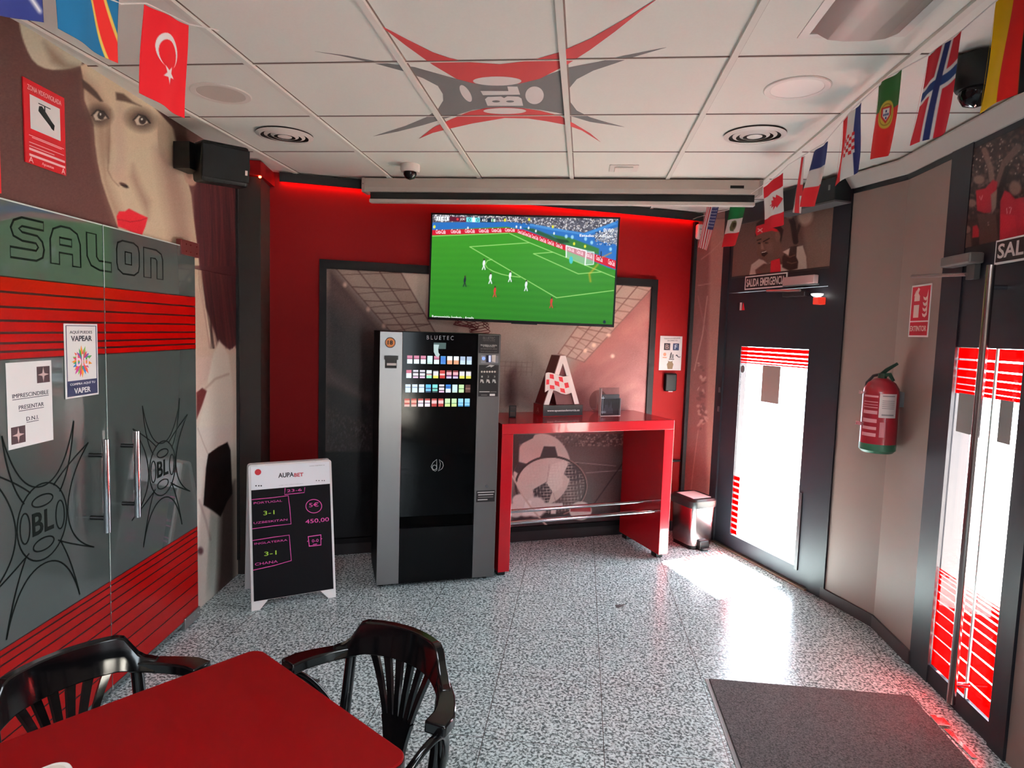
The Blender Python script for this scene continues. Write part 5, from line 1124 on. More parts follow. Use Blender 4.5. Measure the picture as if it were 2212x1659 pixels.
P = thing('door_closer', 'pale metal door closer with its arm above the entrance door', 'door closer', RW.w(.62, 1.99)); G().rect(RW, 0.515, 0.745, 1.975, 2.022, 0.006, 0.07).mk('body', mat((128, 120, 116), .4, .3), P, bevel=.008); G().tube([RW.w(.30, 1.955, .085), RW.w(.70, 1.93, .05)], .008, 8).mk('arm', mat((140, 128, 124), .35, .8), P); G().rect(RW, .66, .72, 1.91, 1.975, .006, .03).mk('bracket', mat((120, 112, 110), .4, .5), P)
pp = thing('supporters_poster', 'dark poster of players in red shirts above the entrance', 'poster', RW.w(.72, 2.06))


def zp(*p): return [(1950 + x / 4.366, 260 + y / 4.366) for x, y in p]


def players(c):
    c.c[:] = (52, 36, 36)
    for k in range(420):
        px, py = RNG.uniform(560, 1160), RNG.uniform(100, 1000); c.ell(*zp((px, py))[0], RNG.uniform(1.5, 6), RNG.uniform(1.5, 6), [(128, 100, 90), (70, 44, 42), (38, 26, 28), (108, 80, 74)][k % 4], 0.8, RNG.uniform(0, 3), 0.5)
    for k in range(60): px, py = RNG.uniform(620, 1150), RNG.uniform(180, 520); c.ell(*zp((px, py))[0], 1.6, 1.8, (186, 164, 152), 0.6, 0, 0.8)
    c.line(zp((770, 280), (830, 460), (840, 560)), 12, (128, 100, 90), 3, 0.9); c.line(zp((1090, 250), (960, 400), (900, 600)), 14, (112, 84, 76), 3, 0.9); c.line(zp((985, 450), (930, 620), (915, 740)), 11, (40, 28, 30), 3, 0.9)
    for p in ((720, 560, 20, 16), (1060, 640, 22, 26), (650, 780, 16, 14), (610, 1030, 12, 14)): c.ell(*zp(p[:2])[0], p[2] * .6, p[3] * .6, (134, 102, 92), 0.4); 
    c.poly(zp((690, 660), (780, 640), (850, 560), (895, 580), (880, 700), (830, 870), (770, 875), (700, 850)), (170, 34, 48), 3); c.poly(zp((830, 700), (890, 650), (880, 820), (840, 890)), (140, 112, 100), 3)
    c.poly(zp((920, 760), (960, 660), (1010, 680), (1060, 740), (1160, 720), (1160, 1140), (915, 1150)), (176, 34, 50), 3); c.poly(zp((920, 880), (1060, 900), (1080, 1110), (915, 1150)), (190, 36, 52), 3)
    c.poly(zp((660, 1000), (700, 985), (725, 1040), (720, 1100), (655, 1110)), (178, 34, 48), 2.5); c.poly(zp((700, 880), (880, 890), (900, 1140), (720, 1180), (720, 1000)), (84, 60, 56), 3); c.poly(zp((660, 1110), (720, 1105), (720, 1190), (665, 1190)), (40, 30, 32), 2)
    c.poly(zp((555, 1100), (640, 1060), (650, 1200), (545, 1220)), (96, 74, 66), 3)
    c.line(zp((980, 830), (985, 880)), 1.6, (220, 150, 150), 1.2); c.line(zp((1000, 820), (1025, 825), (1010, 880)), 1.6, (220, 150, 150), 1.2); c.line(zp((725, 720), (740, 750), (752, 710)), 1.6, (210, 130, 130), 1.2)
    c.poly(zp((795, 960), (815, 960), (800, 990), (820, 990)), (150, 120, 112), 1.5)
    c.grain(3)


painted('print', RW, 0.535, 1.14, 2.06, 2.50, 150, 110, players, 0.0025, 0.0024, pp, 0.4)
P = thing('exit_sign', 'black and white sign starting SA above the tall entrance handle, cut by the picture edge', 'sign', RW.w(1.0, 1.96)); 
G().rect(RW, 0.833, 1.20, 1.957, 2.057, 0.0125, 0.018).mk('board', WHITE, P); q = G().rect(RW, 0.840, 1.193, 1.966, 2.050, 0.0181, 0.0188).mk('black_field', mat((40, 34, 36), .4), P); text('lettering', 'SALIDA', RW, 0.852, 1.175, 1.980, 2.040, mat((214, 204, 200), .5), 0.0189, q, bold=.02)
# extinguisher and its sign
P = thing('extinguisher_sign', 'red EXTINTOR sign with white flame symbol above the extinguisher', 'sign', RW.w(.235, 1.654)); s0, s1, z0, z1_ = 0.138, 0.331, 1.654, 1.922
G().rect(RW, s0, s1, z0, z1_, 0.0005, 0.003).mk('board', WHITE, P); RS = mat((190, 30, 50), .4)
up = G().rect(RW, s0 + .009, s1 - .009, z0 + .084, z1_ - .009, 0.0031, 0.0036).mk('red_field', RS, P); lo = G().rect(RW, s0 + .009, s1 - .009, z0 + .009, z0 + .077, 0.0031, 0.0036).mk('red_field', RS, P)
CRW = mat((230, 206, 196), .5)
text('lettering', 'EXTINTOR', RW, s0 + .016, s1 - .018, z0 + .03, z0 + .058, CRW, .0037, lo, bold=.015)
g = G().prism(RW, [(s0 + .036, z0 + .10), (s0 + .088, z0 + .10), (s0 + .088, z0 + .165), (s0 + .036, z0 + .165)], .0037, .0042).prism(RW, [(s0 + .036, z0 + .185), (s0 + .088, z0 + .185), (s0 + .088, z0 + .21), (s0 + .072, z0 + .226), (s0 + .084, z0 + .245), (s0 + .07, z0 + .254), (s0 + .05, z0 + .236), (s0 + .04, z0 + .215), (s0 + .036, z0 + .222), (s0 + .030, z0 + .21), (s0 + .048, z0 + .242), (s0 + .044, z0 + .225), (s0 + .036, z0 + .205)], .0037, .0042)
g.mk('extinguisher_symbol', CRW, up); g = G()
for k in range(4): z = z0 + .10 + .028 * k; g.prism(RW, [(s0 + .122, z + .022), (s0 + .13, z + .006), (s0 + .15, z), (s0 + .168, z + .012), (s0 + .168, z + .055), (s0 + .158, z + .022), (s0 + .145, z + .014)], .0037, .0042)
g.mk('flame_symbol', CRW, up)
ex = thing('fire_extinguisher', 'red wall-mounted extinguisher with green base and handle', 'fire extinguisher', RW.w(.11, 1.03, .10)); ec = RW.w(.115, 0, .105); R_ = .088
G().lathe([(0, 1.075), (R_, 1.075), (R_, 1.345), (.083, 1.375), (.066, 1.405), (.036, 1.425), (.026, 1.43), (0, 1.43)], (ec[0], ec[1], 0), 40).mk('cylinder', mat((150, 30, 44), .3, coat=.5), ex, smooth=40)
G().lathe([(0, 1.03), (.075, 1.03), (R_ + .001, 1.045), (R_ + .001, 1.08), (0, 1.08)], (ec[0], ec[1], 0), 40).mk('green_base', mat((46, 92, 70), .4), ex, smooth=40)
GN = mat((36, 66, 52), .4); vz = G().lathe([(0, 1.42), (.022, 1.42), (.022, 1.455), (0, 1.46)], (ec[0], ec[1], 0), 16).mk('valve', GN, ex)
fr = Vector((-0.75, -0.66, 0)); sd = Vector((0.55, -0.83, 0))
def eh(a, z): p = Vector((ec[0], ec[1], z)) + sd * a; return p
G().tube([eh(-.005, 1.45), eh(.02, 1.475), eh(.075, 1.512)], [.012, .011, .008], 8).mk('lever', GN, ex, smooth=50); G().tube([eh(.0, 1.445), eh(.04, 1.452), eh(.062, 1.42)], [.012, .011, .008], 8).mk('carry_handle', GN, ex, smooth=50)
G().tube([eh(-.01, 1.45), eh(-.05, 1.44), eh(-.085, 1.40), eh(-.094, 1.34), eh(-.094, 1.15)], .008, 8).mk('hose', mat((60, 52, 54), .4), ex, smooth=50)
G().rect(RW, .085, .145, 1.28, 1.36, 0.0, 0.03).mk('bracket', GREY, ex)
# labels wrapped on the cylinder
def wrap(a0, a1, z0, z1_, m, name, par, off=.0012):
    vs = []; n = 12; base = math.atan2(-ec[1], -ec[0])
    for z in (z0, z1_):
        for r in (R_ + .0002, R_ + off):
            for k in range(n): a = base + a0 + (a1 - a0) * k / (n - 1); vs.append((ec[0] + r * math.cos(a), ec[1] + r * math.sin(a), z))
    fs = []
    for k in range(n - 1): fs += [(n + k, n + k + 1, 3 * n + k + 1, 3 * n + k), (k, k + 1, n + k + 1, n + k), (2 * n + k, 2 * n + k + 1, 3 * n + k + 1, 3 * n + k), (k, k + 1, 2 * n + k + 1, 2 * n + k)]
    return mk(name, vs, fs, m, par)
lbl = wrap(-.05, .95, 1.225, 1.352, mat((214, 206, 204), .5), 'white_label', ex)
PKL = mat((214, 150, 156), .5)
for z, h_ in ((1.335, .010), (1.305, .004), (1.29, .003), (1.276, .004), (1.25, .018), (1.205, .020), (1.165, .016), (1.13, .018)): wrap(-1.0, -.12, z - h_ / 2, z + h_ / 2, PKL, 'label_print', ex)
for z, h_ in ((1.34, .006), (1.315, .003), (1.305, .003), (1.295, .003), (1.285, .003), (1.275, .003), (1.24, .008)): wrap(.1, .8, z - h_ / 2, z + h_ / 2, mat((150, 146, 148), .5), 'label_print', lbl, .0018)
wrap(.05, .35, 1.12, 1.20, mat((190, 120, 128), .5), 'side_print', ex)
TP = Plane((ec[0], ec[1], 0), sd); text('lettering', 'ZENITH', TP, -.075, -.012, 1.342, 1.356, PKL, R_ * .86, ex, thick=.004); text('lettering', 'ZENITH', TP, -.08, -.018, 1.172, 1.19, PKL, R_ * .80, ex, thick=.012)

# ================================================================== things on the ceiling
CW_ = mat((226, 216, 208), .5)


def downlight(x, y, r, label, lit):
    t = thing('round_downlight', label, 'ceiling light', (x, y, TILE)); z = TILE - 0.0006
    G().lathe([(r * .78, z), (r * .80, z - .004), (r * .97, z - .005), (r, z - .002), (r, z)], (x, y, 0), 48, ring=True).mk('rim', CW_, t, smooth=40)
    G().lathe([(0, z - .003), (r * .79, z - .003), (r * .79, z), (0, z)], (x, y, 0), 48).mk('diffuser', lit, t)


downlight(0.80, 2.72, .125, 'round white ceiling panel lamp near the string of many flags', mat((240, 230, 222), .4))
downlight(-1.61, 2.72, .125, 'round recessed ceiling lamp beside the crescent flag', mat((206, 192, 182), .5))


def vent(x, y, label):
    t = thing('round_vent', label, 'ceiling vent', (x, y, TILE)); z = TILE - .0006
    G().lathe([(0, z - .0005), (.143, z - .0005), (.143, z), (0, z)], (x, y, 0), 40).mk('throat_shade', mat((52, 40, 36), .9), t)  # flat disc, the shade of the vent's recess put into its colour
    for ra, rb in ((.120, .145), (.086, .103), (.054, .070)): G().lathe([(ra, z - .015), (rb, z - .008), (rb, z - .0065), (ra, z - .0135)], (x, y, 0), 40, ring=True).mk('cone_ring', CW_, t, smooth=50)
    G().lathe([(0, z - .016), (.036, z - .013), (.036, z - .011), (0, z - .011)], (x, y, 0), 32).mk('centre_cap', CW_, t, smooth=50)


vent(-1.60, 3.30, 'round louvred air vent by the black wall loudspeaker'); vent(0.79, 3.31, 'round louvred air vent beside the string of many flags')
t = thing('dome_camera', 'white dome security camera next to the projector screen case', 'camera', (-1.09, 3.94, TILE)); c0 = (-1.09, 3.90, 0); z = TILE - .0006
G().lathe([(0, z), (.058, z), (.060, z - .03), (.054, z - .045), (0, z - .045)], c0, 36).mk('housing', CW_, t, smooth=40); G().lathe([(0.04, z - .045), (.040, z - .06), (.028, z - .082), (0, z - .092)], c0, 30).mk('dome', mat((30, 24, 24), .08), t, smooth=50)
t = thing('square_sensor', 'small square white sensor plate on the ceiling', 'sensor', (.20, 3.96, TILE)); G().box((.115, 3.885, z - .006), (.285, 4.035, z)).mk('plate', CW_, t, bevel=.003); G().box((.145, 3.91, z - .014), (.255, 4.01, z - .006)).mk('cover', mat((236, 228, 220), .4), t, bevel=.008)
t = thing('recessed_luminaire', 'long recessed ceiling luminaire with a mirrored tray', 'ceiling light', (.80, 1.75, TILE)); MR = mat((176, 168, 160), .38, .85)
x0, x1, y0, y1 = .69, .965, 1.10, 2.26; z = TILE - .0004
g = G().box((x0 - .03, y0, z - .003), (x0, y1 + .02, z)).box((x1, y0, z - .003), (x1 + .03, y1 + .02, z)).box((x0, y1 - .008, z - .003), (x1, y1 + .02, z)).mk('trim_frame', CW_, t)
vs = []; pr = [(x0, z - .002), (x0 + .05, z - .03), (x0 + .10, z - .036), (x1 - .10, z - .036), (x1 - .05, z - .03), (x1, z - .002)]
for y in (y0, y1 - .03): vs += [(x, y, zz) for x, zz in pr]
vs += [(x, y1, z - .002) for x, zz in pr]
mk('mirror_tray', vs, [(i * 6 + k, i * 6 + k + 1, i * 6 + 7 + k, i * 6 + 6 + k) for i in range(2) for k in range(5)], MR, t, smooth=50)
t = thing('dome_camera', 'black dome camera under the ceiling between two flags', 'camera', (1.27, 2.40, CEIL)); c0 = (1.30, 2.42, 0); z = CEIL - .004
G().lathe([(0, z), (.068, z), (.074, z - .03), (.074, z - .085), (.060, z - .11), (0, z - .11)], c0, 32).mk('housing', mat((16, 14, 15), .5), t, smooth=40); G().lathe([(.050, z - .11), (.052, z - .13), (.036, z - .158), (0, z - .17)], c0, 30).mk('dome', mat((20, 18, 20), .06), t, smooth=50)

# black wall loudspeaker on the portrait
t = thing('wall_loudspeaker', 'black wall loudspeaker mounted on the portrait beside the ear', 'loudspeaker', (-1.98, 3.12, 2.38)); SPM = Matrix.Translation((-1.872, 3.16, 2.418)) @ Matrix.Rotation(math.radians(46), 4, 'Z') @ Matrix.Rotation(math.radians(6), 4, 'X') @ Matrix.Diagonal((.80, .9, .93, 1))
loft(G(), [([(-.14, -.095), (.13, -.095), (.15, -.05), (.15, .09), (-.14, .09)], -.105), ([(-.15, -.11), (.14, -.11), (.16, -.05), (.16, .10), (-.15, .10)], 0), ([(-.14, -.095), (.13, -.095), (.15, -.05), (.15, .09), (-.14, .09)], .105)], SPM).mk('cabinet', mat((14, 13, 13), .5, spec=.25), t, bevel=.012)
G().box((-.145, -.118, -.085), (.135, -.1085, .085), SPM).mk('grille', mat((19, 18, 19), .7, spec=.15, noise=.3, nscale=400), t, bevel=.006); G().box((.108, -.1215, -.045), (.122, -.118, -.020), SPM).mk('badge', mat((214, 204, 196), .4), t)
G().box((-2.045, 3.03, 2.37), (-1.96, 3.15, 2.50)).mk('bracket', BLACK, t)

# ================================================================== strings of flags
cord1 = G().tube([(1.05, 1.55, 2.545), (1.05, 1.9, 2.530), (1.05, 2.05, 2.524), (1.05, 2.24, 2.532), (1.05, 2.5, 2.570), (1.05, 2.8, 2.562), (1.05, 3.12, 2.512), (1.05, 3.42, 2.535), (1.04, 3.6, 2.54), (1.02, 3.75, 2.512), (1.01, 3.95, 2.515), (1.0, 4.3, 2.52), (.99, 4.48, 2.500), (.95, 4.62, 2.495), (.89, 4.75, 2.50), (.83, 5.1, 2.53), (.83, 5.34, 2.555)], .0022, 6).mk('bunting_cord', mat((226, 220, 214), .6)); tag(cord1, 'white cord carrying the long row of flags towards the corner', 'cord')
cord2 = G().tube([(-1.25, .9, 2.35), (-1.25, 1.28, 2.345), (-1.25, 1.40, 2.36), (-1.25, 1.48, 2.42), (-1.25, 1.64, 2.45), (-1.25, 1.74, 2.50), (-1.25, 1.94, 2.535), (-1.25, 2.1, 2.59)], .0022, 6).mk('bunting_cord', mat((226, 220, 214), .6)); tag(cord2, 'white cord carrying the flags above the glass doors', 'cord')
FW, FRD, FB = (232, 228, 226), (206, 28, 44), (36, 52, 120)


def flag(label, A, B, D, E, fn, ph=0.0, amp=.008, nx=96, nt=130):
    """cloth between its four corners: top start, top end, bottom end, bottom start; u runs along the top, v down"""
    A, B, D, E = [np.array(p, float) for p in (A, B, D, E)]
    U, V = [a.ravel() for a in np.meshgrid(np.linspace(0, 1, nx), np.linspace(0, 1, nt))]
    P = (np.outer(1 - U, A) + np.outer(U, B)) * (1 - V)[:, None] + (np.outer(1 - U, E) + np.outer(U, D)) * V[:, None]
    nrm = np.cross(B - A, E - A); nrm /= np.linalg.norm(nrm); wv = amp * V * np.sin(U * 5.2 + V * 3.1 + ph) + .004 * np.sin(U * 9 + ph)
    P = P + np.outer(wv, nrm); cv = Cv(U, V * 1.42, FW); fn(cv); col = lin(np.clip(cv.c, 0, 255))
    o = grid_mesh('world_flag', P, nx, nt, col, nrm * .0006, vmat(.8), None, True)
    return tag(o, label, 'flag', 'world flags hung on strings')


S_ = .015


def f_ger(c): c.c[:] = (226, 178, 20); c.rect(.43, -1, .72, 2, (206, 32, 30), S_); c.rect(.72, -1, 2, 2, (24, 22, 24), S_)
def f_nor(c):
    c.c[:] = (196, 38, 52)
    c.line([(-.1, .66), (1.1, .50)], .27, FW, S_); c.line([(.62, -.1), (.44, 1.5)], .25, FW, S_); c.line([(-.1, .66), (1.1, .50)], .14, (40, 62, 118), S_); c.line([(.62, -.1), (.44, 1.5)], .13, (42, 50, 104), S_)
def f_por(c):
    c.c[:] = (206, 40, 40); c.rect(-1, -1, 2, .58, (48, 96, 44), S_); c.ell(.50, .66, .24, .25, (206, 178, 70), .08); c.ell(.50, .66, .19, .20, (150, 120, 46), .1); c.ell(.50, .66, .17, .18, (206, 178, 70), .1)
    c.poly([(.36, .52), (.64, .52), (.64, .68), (.5, .82), (.36, .68)], (196, 40, 44), .02); c.poly([(.41, .55), (.59, .55), (.59, .68), (.5, .77), (.41, .68)], FW, .02)
    for p in ((.5, .60), (.45, .66), (.5, .66), (.55, .66), (.5, .72)): c.ell(*p, .02, .025, (40, 60, 120), .4)
def f_cro(c):
    c.rect(-1, -1, .30, 2, (210, 40, 46), S_); c.rect(.68, -1, 2, 2, (46, 50, 110), S_)
    for i in range(5):
        for j in range(6): c.rect(.30 + .085 * i, .50 + .075 * j, .385 + .085 * i, .575 + .075 * j, (206, 40, 46) if (i + j) % 2 == 0 else FW, .012)
    for k in range(3): c.ell(.28, .60 + .13 * k, .07, .05, (110, 110, 150), .3)
def f_fra(c): c.rect(-1, -1, 2, .50, (44, 52, 106), S_); c.rect(-1, .93, 2, 2, (218, 40, 50), S_)
def f_eng(c): c.line([(.5, -1), (.5, 2)], .26, (206, 54, 62), S_); c.rect(-1, .70, 2, .98, (206, 54, 62), S_)
def f_can(c):
    c.rect(-1, -1, 2, .36, (200, 36, 48), S_); c.rect(-1, 1.06, 2, 2, (200, 36, 48), S_)
    lf = [(.36, .70), (.48, .72), (.45, .60), (.56, .62), (.52, .50), (.66, .58), (.68, .50), (.78, .56), (.98, .70), (.78, .82), (.70, .88), (.66, .82), (.54, .92), (.57, .80), (.45, .82), (.48, .74), (.36, .735)]
    c.poly(lf, (200, 36, 48), .015)
def f_mex(c):
    c.rect(-1, -1, 2, .46, (26, 110, 58), S_); c.rect(-1, .96, 2, 2, (206, 36, 46), S_); c.ell(.5, .70, .15, .18, (104, 92, 64), .3, .4); c.ell(.54, .66, .08, .11, (70, 52, 34), .4); c.line([(.34, .74), (.4, .86), (.55, .88)], .03, (80, 110, 70), .03); c.line([(.4, .56), (.6, .58)], .03, (120, 120, 80), .03)
def f_usa(c):
    for k in range(7): c.rect(k / 6.5, -1, (k + .5) / 6.5, 2, (196, 48, 58), S_)
    c.rect(.46, -1, 2, .76, (58, 62, 116), S_)
    for i in range(5):
        for j in range(7): c.ell(.52 + .1 * i, .05 + .1 * j, .025, .025, (200, 200, 214), .4)
def f_tur(c):
    c.c[:] = (208, 30, 40); c.ell(.52, .55, .25, .27, FW, .03); c.ell(.53, .60, .205, .225, (208, 30, 40), .03)
    st = []
    for k in range(10): a = PI * .45 + k * PI / 5; r = .15 if k % 2 == 0 else .06; st.append((.555 + r * math.cos(a), .90 + r * math.sin(a)))
    c.poly(st, FW, .012)
def f_con(c):
    c.c[:] = (28, 96, 140); c.line([(.30, -.3), (1.08, 1.6)], .34, (222, 186, 90), S_); c.line([(.30, -.3), (1.08, 1.6)], .24, (206, 42, 40), S_)
def f_bos(c): c.c[:] = (38, 46, 104); c.poly([(.1, -.1), (1.2, -.1), (1.2, 1.16)], (226, 196, 90), S_); c.line([(0, .1), (.95, 1.3)], .05, FW, .05)


flag('yellow, red and black flag hanging in vertical bands, cut by the picture edge', (1.05, 1.90, 2.535), (1.05, 1.70, 2.535), (1.04, 1.715, 2.245), (1.05, 1.925, 2.25), f_ger, .3)
flag('red flag with a white-edged blue cross', (1.05, 2.24, 2.53), (1.05, 2.05, 2.522), (1.05, 2.09, 2.25), (1.05, 2.30, 2.27), f_nor, 1.2)
flag('green and red flag with a gold emblem', (1.05, 2.59, 2.575), (1.05, 2.40, 2.552), (1.05, 2.43, 2.28), (1.05, 2.60, 2.305), f_por, 2.0)
flag('red, white and blue flag with a red and white chequered shield', (1.05, 2.91, 2.55), (1.05, 2.73, 2.558), (1.05, 2.72, 2.30), (1.05, 2.93, 2.28), f_cro, .8, .012)
flag('blue, white and red flag in plain horizontal bands', (1.05, 3.25, 2.51), (1.05, 3.06, 2.505), (1.05, 3.13, 2.235), (1.05, 3.38, 2.28), f_fra, 2.6, .014)
flag('white flag with a red cross, half hidden behind the tricolour', (1.06, 3.47, 2.54), (1.05, 3.37, 2.525), (1.05, 3.39, 2.25), (1.06, 3.53, 2.28), f_eng, 1.0)
def sk(px, y):
    """the point above photo position px at depth y"""
    r = RGT * (px[0] - 1106) / FPX - UPV * (px[1] - 829.5) / FPX + FWD; return CAMP + r * (y / r[1])
flag('red and white flag with a red maple leaf', sk((1649, 405), 3.82), sk((1691, 373), 3.70), sk((1691, 485), 3.68), sk((1651, 499), 3.80), f_can, .2)
flag('green, white and red flag with a brown eagle emblem', sk((1576, 447), 4.56), sk((1612, 441), 4.44), sk((1590, 530), 4.44), sk((1560, 534), 4.58), f_mex, 1.7)
flag('flag with narrow red stripes and a star-dotted blue corner', sk((1527, 445), 4.72), sk((1554, 445), 4.62), sk((1529, 542), 4.60), sk((1508, 534), 4.72), f_usa, 2.3, .006)
flag('red flag with a white crescent and star', (-1.25, 1.735, 2.495), (-1.25, 1.935, 2.53), (-1.25, 1.915, 2.245), (-1.25, 1.705, 2.245), f_tur, .5, .006)
flag('blue flag with a yellow-edged red diagonal band', (-1.25, 1.43, 2.50), (-1.25, 1.635, 2.52), (-1.25, 1.62, 2.29), (-1.25, 1.43, 2.292), f_con, 1.4, .005)
flag('navy and yellow flag in the picture corner above the doors', (-1.25, 1.20, 2.56), (-1.25, 1.385, 2.57), (-1.25, 1.382, 2.283), (-1.25, 1.20, 2.225), f_bos, 2.2, .005)

# ================================================================== doormat, table, chairs
dm = thing('doormat', 'dark grey pile doormat on the terrazzo in front of the entrance', 'doormat', (1.09, 2.4, 0))
loft(G(), [([(.655, 1.85), (1.56, 1.85), (1.565, 3.005), (.655, 3.0)], 0.0), ([(.66, 1.855), (1.555, 1.855), (1.56, 3.0), (.66, 2.995)], .010)], Matrix()).mk('pile', mat_fabric_mat(), dm)
G().box((.640, 1.85, 0), (.657, 3.0, .004)).mk('rubber_edge', mat((150, 146, 146), .6), dm)
g = G().prism(FL2 := Plane((0, 0, 0), (1, 0, 0), (0, 1, 0)), [FL2.st(*p) for p in ((1328, 1307), (1351, 1306), (1344, 1311), (1332, 1314))], 0.0005, .002).mk('dropped_scrap', mat((92, 88, 88), .6)); tag(g, 'small dark scrap lying on the terrazzo floor near the counter', 'scrap')
g = G().ell(FL2, *FL2.st(681, 1471), .022, .014, 0.0005, .0025, 16).mk('dropped_scrap', mat((70, 68, 68), .6)); tag(g, 'dark flat scrap on the floor beside the armchair with the fan back', 'scrap')

TZ = .75
ta, tb_, td = np.array([-.832, 1.557]), np.array([-.331, 1.207]), None
ex_ = (tb_ - ta) / np.linalg.norm(tb_ - ta); ey_ = np.array([-ex_[1] * -1, -ex_[0]]); ey_ = np.array([ex_[1], -ex_[0]])
TL_ = float(np.linalg.norm(tb_ - ta)); TD_ = .64
tbl = thing('cafe_table', 'square red-topped table with rounded corners', 'table', (*(ta + ex_ * TL_ / 2 + ey_ * TD_ / 2), 0))
def rr(x0, x1, y0, y1, r, n=8):
    pts = []
    for cx, cy_, st in ((x1 - r, y1 - r, 0), (x0 + r, y1 - r, 1), (x0 + r, y0 + r, 2), (x1 - r, y0 + r, 3)): pts += [(cx + r * math.cos(t), cy_ + r * math.sin(t)) for t in np.linspace(st * PI / 2, (st + 1) * PI / 2, n)]
    return pts
tp = [tuple(ta + ex_ * x + ey_ * y) for x, y in rr(-.012, TL_ + .012, -.012, TD_, .035)]
FLT = Plane((0, 0, 0), (1, 0, 0), (0, 1, 0))
top = G().prism(FLT, tp, TZ - .026, TZ).mk('table_top', mat((114, 2, 5), .5, spec=.12), tbl, bevel=.003)
tpe = [tuple(ta + ex_ * x + ey_ * y) for x, y in rr(-.0135, TL_ + .0135, -.0135, TD_ + .0015, .036)]
G().prism(FLT, tpe, TZ - .024, TZ - .005).mk('edge_band', mat((30, 12, 14), .3), tbl)
tc = ta + ex_ * TL_ / 2 + ey_ * TD_ / 2
G().lathe([(.035, .02), (.032, TZ - .03)], (tc[0], tc[1], 0), 20).mk('column', BLACK, tbl, smooth=40); G().lathe([(0, 0), (.155, 0), (.155, .012), (.06, .03), (.035, .05), (0, .05)], (tc[0], tc[1], 0), 36).mk('foot_plate', BLACK, tbl, smooth=40)
for a in (0.8, 2.37): G().box((-.25, -.02, TZ - .045), (.25, .02, TZ - .0265), Matrix.Translation((tc[0], tc[1], 0)) @ Matrix.Rotation(a, 4, 'Z')).mk('support_arm', BLACK, tbl)
TT = Plane((0, 0, TZ), (1, 0, 0), (0, 1, 0))
tq = [TT.st(*p) for p in ((118, 1662), (138, 1652), (160, 1648), (172, 1651), (182, 1660))]
n_ = np.array(tq[2]); tray = thing('serving_tray', 'off-white rounded tray lying on the red table, mostly out of the picture', 'tray', (*n_, TZ))
e1 = ey_; cc_ = n_ + ey_ * .093 + ex_ * .083
q = [tuple(cc_ + ex_ * x + ey_ * y) for x, y in rr(-.10, .085, -.085, .085, .03)]; G().prism(FLT, q, TZ + .0004, TZ + .008).mk('body', mat((214, 206, 196), .35), tray, bevel=.003)
q = [tuple(cc_ + ex_ * x + ey_ * y) for x, y in rr(-.09, .075, -.075, .075, .024)]; G().prism(FLT, q, TZ + .008, TZ + .0088).mk('inlay', mat((198, 186, 172), .4), tray)

CHB = mat((8, 7, 8), .11, spec=.42)


def pol(r, ph, z=0): return Vector((r * math.sin(ph), -r * math.cos(ph), z))


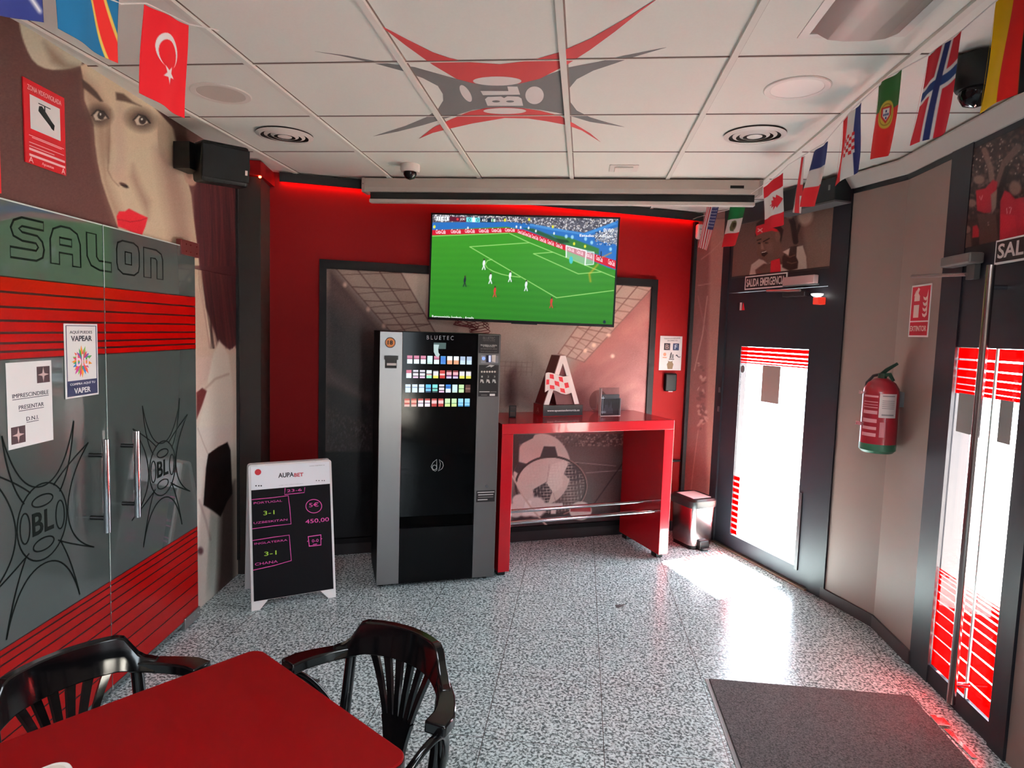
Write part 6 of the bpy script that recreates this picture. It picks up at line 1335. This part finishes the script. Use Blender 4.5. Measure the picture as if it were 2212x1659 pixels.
def make_chair(label, loc, rz):
    t = thing('bistro_armchair', label, 'chair', (0, 0, 0), 'black bentwood armchairs around the red table', local=True)
    G().lathe([(0, .445), (.17, .443), (.20, .452), (.207, .462), (.20, .474), (.16, .472), (0, .466)], (0, .02, 0), 44).mk('seat', CHB, t, smooth=50)
    # crest rail: a deep curved board, chamfered down into the arms at both ends
    n = 29; vs = []
    for i in range(n):
        ph = math.radians(-48 + 96 * i / (n - 1)); a = abs(math.degrees(ph))
        zt = .800 if a < 30 else .800 - .062 * min(1, (a - 30) / 9) if a < 39 else .738 - .012 * (a - 39) / 9
        zb = .712 - .016 * min(1, max(0, (a - 28) / 20))
        zb = min(zb, zt - .03)
        for r, z in ((.238, zb), (.268, zb), (.276, zt), (.252, zt)): vs.append(pol(r, ph, z))
    fs = [(i * 4 + k, i * 4 + (k + 1) % 4, i * 4 + 4 + (k + 1) % 4, i * 4 + 4 + k) for i in range(n - 1) for k in range(4)] + [(0, 1, 2, 3), tuple(range(4 * n - 4, 4 * n))]
    mk('crest_rail', vs, fs, CHB, t, smooth=35, bevel=.004)
    # fan-shaped splat with slots
    g = G(); NS = 6
    def sp(u, v, off):
        ph = math.radians((-30 + 60 * u) * (.30 + .70 * v ** 1.5)); return pol(.205 + .05 * v + off, ph, .462 + (.742 - .462) * v)
    def strip(ua, ub, va, vb, wa, wb, m=8):
        pts = []
        for k in range(m + 1):
            v = va + (vb - va) * k / m; c_ = (ua + ub) / 2; h_ = (wa + (wb - wa) * k / m) / 2
            pts += [sp(c_ - h_, v, 0), sp(c_ + h_, v, 0), sp(c_ + h_, v, .013), sp(c_ - h_, v, .013)]
        g.add(pts, [(i * 4 + k, i * 4 + (k + 1) % 4, i * 4 + 4 + (k + 1) % 4, i * 4 + 4 + k) for i in range(m) for k in range(4)] + [(0, 1, 2, 3), tuple(range(4 * m, 4 * m + 4))])
    for k in range(8): strip(k / 8, (k + 1) / 8, 0, .34, .13, .13, 4)
    for k in range(NS): c_ = (k + .5) / NS; strip(c_, c_, .30, 1.0, .118, .080)
    g.mk('splat', CHB, t, smooth=40)
    for s in (-1, 1):
        # arm
        pts, sd_, up_, ww, hh = [], [], [], [], []
        path = [pol(.262, s * math.radians(a), z) for a, z in ((33, .716), (42, .711), (51, .707), (60, .705), (67, .704))] + [Vector((s * .247, -.060, .704))]
        for i, p in enumerate(path):
            T = (path[min(i + 1, len(path) - 1)] - path[max(i - 1, 0)]).normalized(); sd_.append(T.cross(Vector((0, 0, 1))).normalized()); up_.append(Vector((0, 0, 1))); pts.append(p); ww.append(.030 + .026 * min(1, i / 4)); hh.append(.030)
        G().sweep(pts, sd_, up_, ww, hh).mk('arm', CHB, t, smooth=40, bevel=.005)
        # rear leg runs up to the arm, front leg holds the seat
        rl = [pol(.262, s * math.radians(37), .70), pol(.248, s * math.radians(40), .56), pol(.232, s * math.radians(43), .45), pol(.258, s * math.radians(42), .22), pol(.30, s * math.radians(41), 0)]
        G().tube(rl, [.015, .016, .017, .016, .013], 12).mk('leg', CHB, t, smooth=50)
        G().tube([(s * .155, .15, .45), (s * .165, .165, .22), (s * .175, .18, 0)], [.017, .015, .013], 12).mk('leg', CHB, t, smooth=50)
        # bent hoop under the arm
        hoop = [Vector((s * (.165 + .085 * math.sin(PI * t) ** .7), -.195 + .28 * t, .47 + .215 * math.sin(PI * t) ** .65)) for t in np.linspace(.02, .98, 18)]
        G().tube(hoop, .0095, 10).mk('arm_hoop', CHB, t, smooth=50)
    ring = [(.165 * math.cos(a), .02 + .165 * math.sin(a), .23) for a in np.linspace(0, 2 * PI, 37)]
    G().tube(ring, .008, 8, cap=False).mk('stretcher_ring', CHB, t, smooth=50)
    t.location = loc; t.rotation_euler = (0, 0, rz)
    return t


# local front is +Y: rz turns it towards the table
make_chair('black gloss armchair with fan-slotted back beyond the table, seen against the terrazzo', (-.5525, 1.4155, 0), math.radians(246 - 90))
make_chair('black gloss armchair in front of the red-striped glass doors', (-1.01, 1.27, 0), math.radians(-25 - 90))
